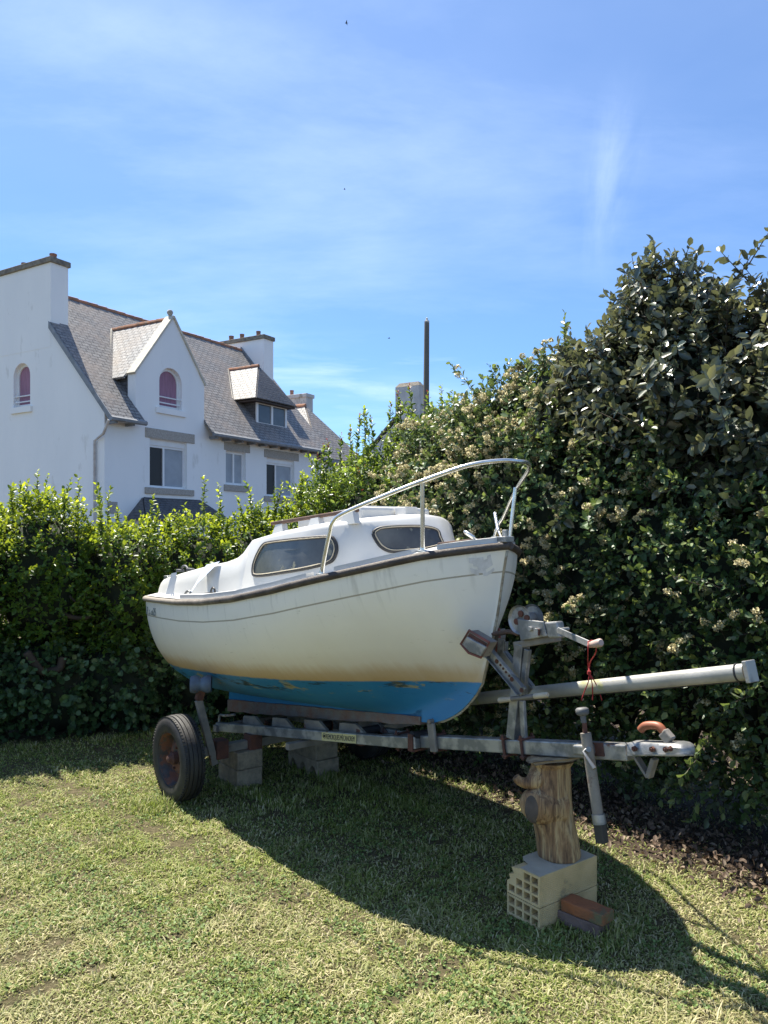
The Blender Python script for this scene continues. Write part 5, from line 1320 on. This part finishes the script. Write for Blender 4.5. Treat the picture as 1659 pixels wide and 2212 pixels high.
def plant(name, loc, label, cat, blobs, dens, K, stem, Lf, Wf, m, up=.35, rnd=.35, stemr=.0022, coresc=.74, extra=None, sprays=60, young=None, depth=.22, ex=2.6, tip_up=0, **kw):
    root = thing(name, loc, label, cat)
    P, G = blob_surface(blobs, dens, depth, ex=ex)
    D = nrm(G * .8 + np.array([0, 0, up]) + rng.normal(0, rnd, P.shape))
    pk_ = rng.choice(len(P), min(len(P), sprays), replace=False); aD = nrm(G[pk_] * .8 + rng.normal(0, .45, (len(pk_), 3)) + np.array([0, 0, .45]))
    PP, DD = [], []
    for k in range(4):
        dd = nrm(aD - np.array([0, 0, .10 * k])); PP.append(P[pk_] + dd * (.08 + stem * .62 * k)); DD.append(dd)
    P = np.concatenate([P] + PP); D = np.concatenate([D] + DD)
    if extra is not None: P = np.concatenate([P, extra[0]]); D = np.concatenate([D, extra[1]])
    V, F, r, tp, st_ = sprigs(P, D, K, stem, Lf, Wf, **kw)
    tp = tp * np.repeat(np.repeat(np.clip(rng.normal(.75, .25, len(P)), 0, 1), K), 2)
    if young: tp = tp * np.clip((np.repeat(np.repeat(P[:, 2], K), 2) - young[0]) / young[1], .12, 1)  # yellower with height: young growth, and the sunlit top put into colour
    npmesh('foliage', V, F, m, root, {'rnd': r, 'tip': tp})
    V, F = stems(st_[0], st_[1], st_[2], stemr); npmesh('twigs' if 0 else 'twig', V, F, 'twig', root)['kind'] = 'stuff'
    core(blobs, 'dark_core', root, coresc, ex)  # opaque dark filler; shade deep among the leaves is put into its colour
    return root, P, D
def shoots(pts, n_each, h, spread):
    """upright leading shoots: chains of sprigs stacked along a line"""
    P, D = [], []
    for (x, y, z, hh) in pts:
        lean = rng.normal(0, .12, 2)
        for k in range(n_each):
            f = k / max(1, n_each - 1); P.append([x + lean[0] * hh * f, y + lean[1] * hh * f, z + hh * f]); D.append([lean[0] + rng.normal(0, .08), lean[1] + rng.normal(0, .08), 1])
    return np.array(P), nrm(np.array(D))
def face_y(x): return 6.4 + .46 * (x + 3.2)
ang = math.atan(.46)
# --- clipped hedge along the left (upper growth)
hb_, iv = [], []
xs_ = np.arange(-5.6, .9, .62)
for i, x in enumerate(xs_):
    y = face_y(x) + .62
    px = x / y * 1659 + 829.5
    topz = 1.8 + (1154 - I(px, [-200, 0, 100, 200, 330, 450, 560, 640, 700, 760], [1080, 1088, 1098, 1130, 1138, 1128, 1118, 1085, 1050, 1040])) / 1659 * y
    topz += random.uniform(-.04, .04); botz = .72
    hb_.append(((x, y, (topz + botz) / 2), (.48, .56 + random.uniform(-.04, .05), (topz - botz) / 2), ang))
    iv.append(((x, y + .05, .42), (.50, .60 + random.uniform(-.03, .05), .50), ang))
ex_pts = []
for _ in range(46):
    x = rng.uniform(-4.2, .4); y = face_y(x) + rng.uniform(.2, 1.0); px = x / y * 1659 + 829.5
    topz = 1.8 + (1154 - I(px, [-200, 0, 100, 200, 330, 450, 560, 640, 700, 760], [1080, 1088, 1098, 1130, 1138, 1128, 1118, 1085, 1050, 1040])) / 1659 * y
    ex_pts.append((x, y, topz - .10, rng.uniform(.08, .26) * (1.5 if x < -2.4 else 1)))
for px, py in ((20, 1062), (75, 1035), (92, 1045), (165, 1050), (140, 1070), (40, 1075), (318, 1080), (440, 1045), (482, 1062), (530, 1085), (545, 1062), (590, 1055), (640, 1040), (650, 1030)):
    Y = 7.0 if px < 250 else 7.7; p = at(px, py, Y); ex_pts.append((p.x, p.y, p.z - .32, .30))
extra = shoots(ex_pts, 5, 0, 0)
hedge, _, _ = plant('clipped_hedge', (-2, 7.3, 0), 'bright green clipped hedge with leafy shoots, in front of the white house', 'hedge', hb_, 225, 9, .15, .056, .0175, 'leaf_hedge', young=(1.35, .45), up=.55, extra=extra, tipscale=.7)
g = MB(); z7 = lambda x, y: (x / 2.458 * .7373, (1400 + y / 2.458) * .7373)
for pts, r0 in (([(190, 1255), (240, 1320), (300, 1390), (360, 1395), (430, 1370), (450, 1290)], .035), ([(430, 960), (500, 1000), (600, 1010), (660, 990)], .022), ([(940, 650), (990, 720), (1030, 800)], .016), ([(500, 850), (560, 900), (640, 880), (720, 840)], .009)):
    g = MB(); g.tube(spline([at(*z7(*p), 6.45 + p[0] * .0006) for p in pts], 4), r0, 8); g.build('branch', 'twig', hedge, smooth=True)
# --- ivy along its foot
plant('ivy', (-2, 7.4, 0), 'dark green ivy covering the foot of the clipped hedge down to the lawn', 'ivy', iv, 150, 8, .14, .05, .026, 'leaf_ivy', up=.1, coresc=.82, droop=.35, fold=.1, tipscale=.9)
# --- glossy shrub with red shoots
gb = [((-.40, 7.75, 1.20), (.60, .6, 1.05), 0), ((.05, 7.55, 1.45), (.60, .62, 1.20), 0), ((.55, 7.4, 1.55), (.55, .6, 1.28), 0), ((1.05, 7.6, 1.6), (.5, .6, 1.25), 0)]
exr = shoots([at(px, py, 7.6).to_tuple() + (.28,) for px, py in ((715, 1010), (735, 1000), (770, 955), (790, 940), (842, 925), (860, 905), (893, 890), (935, 905), (960, 895), (690, 1040), (870, 930), (700, 1020), (760, 985), (810, 960))], 5, 0, 0)
exr = (exr[0] - np.array([0, 0, .12]), exr[1])
sh, P_, D_ = plant('glossy_shrub', (.3, 7.9, 0), 'glossy green shrub with scattered red young shoots behind the boat cabin', 'shrub', gb, 230, 9, .17, .060, .0155, 'leaf_mixed', up=.5, extra=exr)
sel = rng.choice(len(P_), 75, replace=False); top_sel = np.concatenate([P_[sel] + D_[sel] * .10, exr[0][4::5] + np.array([0, 0, .06])]); dsel = np.concatenate([D_[sel], exr[1][4::5]])
V, F, r, tp, st_ = sprigs(top_sel, dsel, 7, .10, .034, .008, along=.8)
npmesh('young_shoot', V, F, 'leaf_red', sh, {'rnd': r, 'tip': tp})['kind'] = 'stuff'
# --- flowering cotoneaster hedge on the right
ld = np.array([.62, -.78]); ln_ = np.array([.78, .62])
def lpt(s, off): return np.array([1.5, 4.75]) + ld * s + ln_ * off
cb_ = []
for s, off, zc0, rz_, rr_ in ((1.75, .62, .98, .95, .55), (1.3, .60, 1.05, 1.0, .52), (.85, .58, 1.0, .98, .52), (.4, .60, 1.1, 1.05, .54), (0, .60, 1.2, 1.15, .54), (-.45, .58, 1.3, 1.25, .54), (-.9, .50, 1.35, 1.30, .54), (-1.35, .44, 1.40, 1.33, .54), (-1.8, .42, 1.38, 1.30, .54), (-2.25, .45, 1.28, 1.22, .54), (-2.7, .55, 1.15, 1.1, .54)):
    c = lpt(s, off); cb_.append(((c[0], c[1], zc0 + .08), (.42, rr_, rz_), math.atan2(ld[1], ld[0])))
for px, py, Y, r in ((1150, 880, 6.1, (.38, .36, .30)), (1060, 930, 6.4, (.36, .36, .24)), (1230, 860, 5.9, (.34, .34, .34)), (980, 960, 6.7, (.4, .4, .22))):
    p = at(px, py, Y); cb_.append(((p.x, p.y + .25, p.z), r, 0))
cb_ += [((-.15, 6.8, .72), (.46, .36, .72), .6), ((.40, 6.45, .74), (.42, .34, .74), .6)]  # unseen clumps behind the hull, added to shade the ground there
exc = shoots([at(px, py, Y).to_tuple() + (.3,) for px, py, Y in ((1110, 800, 6.3), (1125, 790, 6.3), (1150, 790, 6.2), (1175, 800, 6.1), (1195, 800, 6.1), (1000, 870, 6.7), (1040, 860, 6.6), (1215, 700, 5.9), (1230, 720, 5.9), (1100, 850, 6.3), (1140, 830, 6.2), (960, 900, 6.8))], 5, 0, 0)
exc = (exc[0] - np.array([0, 0, .36]), exc[1])
co, P_, D_ = plant('flowering_cotoneaster', (1.9, 5.3, 0), 'large dark green flowering shrub with cream blossom clusters behind the trailer drawbar', 'shrub', cb_, 190, 8, .17, .058, .0195, 'leaf_coto', up=.15, extra=exc, depth=.28, droop=.2, coresc=.70)
def blossoms(P, D, n_per, rad):
    N = len(P); d = nrm(rng.normal(size=(N, n_per, 3)) + D[:, None] * .8); c = P[:, None] + d * (rad * rng.uniform(.5, 1.0, (N, n_per, 1))) * np.array([1, 1, .75]); c = c.reshape(-1, 3)
    m = len(c); a = nrm(rng.normal(size=(m, 3))); b = nrm(np.cross(a, rng.normal(size=(m, 3)))); s = rng.uniform(.0045, .0085, (m, 1))
    n3 = np.cross(a, b) * s * .8
    V = np.stack([c + a * s + n3, c + b * s - n3, c - a * s + n3, c - b * s - n3], axis=1).reshape(-1, 3)
    F = (np.arange(m)[:, None] * 4 + np.array([[0, 1, 2, 3]])); return V, F, rng.uniform(0, 1, m)
hgt = P_[:, 2]; pxx = P_[:, 0] / P_[:, 1] * 1659 + 829.5
pr = np.where((pxx < 1260), .34, .12) * np.where(hgt < .9, .55, 1.0); pr = np.where((hgt > 1.4) & (pxx < 1250), .40, pr)
sel = rng.uniform(size=len(P_)) < pr
nzp = np.sin(P_[:, 0] * 5.1) * np.sin(P_[:, 2] * 6.3 + 1) + np.sin(P_[:, 1] * 7.7); sel &= nzp > -.55
C_ = P_[sel] + D_[sel] * rng.uniform(.07, .13, (sel.sum(), 1))
# each blossom head is made of 2-3 domes
C_ = np.concatenate([C_, C_ + rng.normal(0, .028, C_.shape), C_[::2] + rng.normal(0, .035, C_[::2].shape)]); Db = np.concatenate([D_[sel], D_[sel], D_[sel][::2]])
V, F, r = blossoms(C_, Db, 40, .030)
npmesh('blossom', V, F, 'flower', co, {'rnd': r, 'tip': r})['kind'] = 'stuff'
# --- silvery elaeagnus crown
eb = [((2.30, 5.35, 2.62), (.72, .62, .70), 0), ((1.72, 5.55, 2.82), (.42, .40, .36), 0), ((2.0, 5.5, 3.05), (.36, .38, .36), 0), ((1.45, 5.75, 2.62), (.30, .35, .26), 0), ((2.95, 5.0, 2.62), (.75, .62, .62), 0), ((1.85, 5.55, 2.55), (.50, .50, .48), 0), ((1.98, 5.45, 3.30), (.27, .32, .36), 0), ((3.15, 5.2, 2.9), (.40, .45, .40), 0), ((2.6, 5.0, 2.3), (.75, .55, .55), 0), ((3.5, 4.9, 2.6), (.6, .6, .85), 0)]
exe = shoots([at(px, py, Y).to_tuple() + (.36,) for px, py, Y in ((1428, 500, 5.5), (1365, 575, 5.5), (1400, 560, 5.5), (1460, 550, 5.5), (1500, 560, 5.4), (1540, 600, 5.3), (1640, 560, 5.2), (1620, 590, 5.2), (1655, 600, 5.2), (1575, 640, 5.2), (1410, 600, 5.4), (1450, 600, 5.5), (1350, 630, 5.6), (1480, 600, 5.4))], 7, 0, 0)
exe = (exe[0] - np.array([0, 0, .60]), exe[1])
plant('silvery_evergreen', (2.6, 5.2, 0), 'tall evergreen shrub with large glossy grey-green leaves at the top right', 'shrub', eb, 170, 10, .25, .090, .026, 'leaf_elae', sprays=22, up=.25, extra=exe, rnd=.45, stemr=.004, depth=.3, out=1.0, along=.2, droop=.10, coresc=.68, fold=.15)
tk = MB()
for x, y, z in ((2.35, 5.35, 2.9), (2.95, 5.1, 3.0), (2.2, 5.45, 3.3)): tk.tube(spline([(2.7, 5.45, 0), (2.65, 5.4, 1.0), ((2.65 + x) / 2, (5.4 + y) / 2, 1.9), (x, y, z)], 4), [.07 - .05 * k / 12 for k in range(13)], 8)
tr_ = bpy.data.objects['silvery_evergreen']; tk.build('trunk', 'twig', tr_, smooth=True)

# ================================================================== LAWN
def noise2(x, y, f, s): return np.sin(x * f + s) * np.sin(y * f * 1.13 + s * 2) + .5 * np.sin((x + y) * f * 1.9 + s * 3) + .5 * np.sin((x - y) * f * 2.3 + s)
N = 500000
u = rng.uniform(size=N); Y = 2.1 * (8.6 / 2.1) ** (u ** 1.12); X = rng.uniform(-1, 1, N) * (Y * .58 + .8)
dsoil = X * .78 + Y * .62 - 4.115
dens = noise2(X, Y, 4.1, 1.3) * .5 + noise2(X, Y, 13, 4.1) * .6
keep = (dens > -.72 + rng.normal(0, .4, N)) & ((dsoil < -.10 - .22 * np.clip((5.6 - Y) / 1.2, 0, 1) + rng.normal(0, .16, N)) | (rng.uniform(size=N) < .08)) & (Y < face_y(X) + .15 + .1 * rng.normal(size=N))
X, Y = X[keep], Y[keep]; N = len(X)
hB = (rng.gamma(4, .0026, N) + .005) * (1 + .5 * np.clip(noise2(X, Y, 7.3, 3.3), -.6, 1)); wB = rng.uniform(.0010, .0027, N) * (1 + .15 * Y)
def near(cx, cy, r): return np.exp(-((X - cx) ** 2 + (Y - cy) ** 2) / r ** 2)
boost = 1.5 * near(.98, 3.42, .14) + 1.2 * near(.72, 3.44, .08) + 1.3 * near(-1.45, 5.1, .22) + .9 * near(-.95, 5.25, .3) + .8 * near(-.4, 5.6, .35) + .6 * near(.1, 5.4, .5)
tq_ = rng.uniform(size=(70, 2)) * np.array([5.2, 4.6]) + np.array([-2.4, 2.5])
for tx_, ty_ in tq_: boost = boost + rng.uniform(.3, 1.0) * near(tx_, ty_, rng.uniform(.03, .08))
boost = boost + .9 * np.exp(-((Y - face_y(X)) / .16) ** 2)
hB = hB * (1 + boost); 
az = rng.uniform(0, 6.283, N); lean = rng.uniform(.3, 1.5, N) / (1 + boost * .8)
dx, dy = np.cos(az), np.sin(az); sx2, sy2 = -dy, dx
b0 = np.stack([X, Y, np.full(N, -.002)], 1); Dv = np.stack([dx, dy, np.zeros(N)], 1); Sv = np.stack([sx2, sy2, np.zeros(N)], 1); U = np.array([0, 0, 1.0])
h1 = (hB * .6)[:, None]; ln2 = lean[:, None]
mid_ = b0 + U * h1 + Dv * h1 * ln2 * .6; tipv = b0 + U * (hB[:, None] * (1 - .25 * np.minimum(ln2, 1.6))) + Dv * hB[:, None] * ln2 * 1.15
w_ = wB[:, None]
V = np.stack([b0 - Sv * w_, b0 + Sv * w_, mid_ + Sv * w_ * .85, mid_ - Sv * w_ * .85, tipv + Sv * w_ * .15, tipv - Sv * w_ * .15], 1).reshape(-1, 3)
bi = np.arange(N)[:, None] * 6; F = np.concatenate([bi + np.array([[0, 1, 2, 3]]), bi + np.array([[3, 2, 4, 5]])], 1).reshape(-1, 4)
gr = npmesh('grass', V, F, 'grass', None, {'rnd': np.repeat(rng.uniform(size=N), 2)}, origin=(0, 4, 0)); tag(gr, 'short patchy lawn grass, part green and part dry', 'grass', kind='stuff')
# clover and small weeds
N = 30000; u = rng.uniform(size=N); Y = 2.25 * (8.0 / 2.25) ** (u ** 1.05); X = rng.uniform(-1, 1, N) * (Y * .56 + .2)
dsoil = X * .78 + Y * .62 - 4.115; k = (noise2(X, Y, 3.1, 2.2) + noise2(X, Y, 9, .4) * .6 > .15) & (dsoil < -.5) & (Y < face_y(X))
X, Y = X[k], Y[k]; P = np.stack([X, Y, rng.uniform(.006, .018, len(X))], 1)
V, F, r, tp, _ = sprigs(P, nrm(rng.normal(0, .25, P.shape) + U), 3, .004, .0125, .0055, out=1, along=.1, droop=0, tipscale=1, fold=.1)
M['clover'] = leaf_mat('clover_leaf', (.10, .17, .04), (.20, .28, .08), (.27, .34, .11), (.24, .38, .07), .6, .35)
cl_ = npmesh('clover', V, F, 'clover', None, {'rnd': r, 'tip': tp * .5}, origin=(0, 4, 0)); tag(cl_, 'small clover and weed leaves spread through the lawn', 'clover', kind='stuff')
# dead leaves under the right-hand shrubs
N = 5600; s = 2.4 - 5.0 * rng.uniform(0, 1, N) ** 1.5; off = rng.normal(.12, .24, N) - np.clip(s * .12, -.1, .22); c = np.array([1.5, 4.75])[None] + ld[None] * s[:, None] + ln_[None] * off[:, None]
P = np.stack([c[:, 0], c[:, 1], rng.uniform(.004, .035, N)], 1)
V, F, r, tp, _ = sprigs(P, nrm(rng.normal(0, .6, P.shape) + U), 1, .004, .034, .0115, out=1, along=.1, droop=0, tipscale=1, fold=.35)
lt = npmesh('dead_leaves', V, F, 'litter', None, {'rnd': rng.uniform(size=len(r)), 'tip': rng.uniform(0, 1, len(r)) ** 2}, origin=(1.5, 4.7, 0)); tag(lt, 'brown and pale dead leaves littering the soil under the right-hand shrubs', 'leaf litter', kind='stuff')
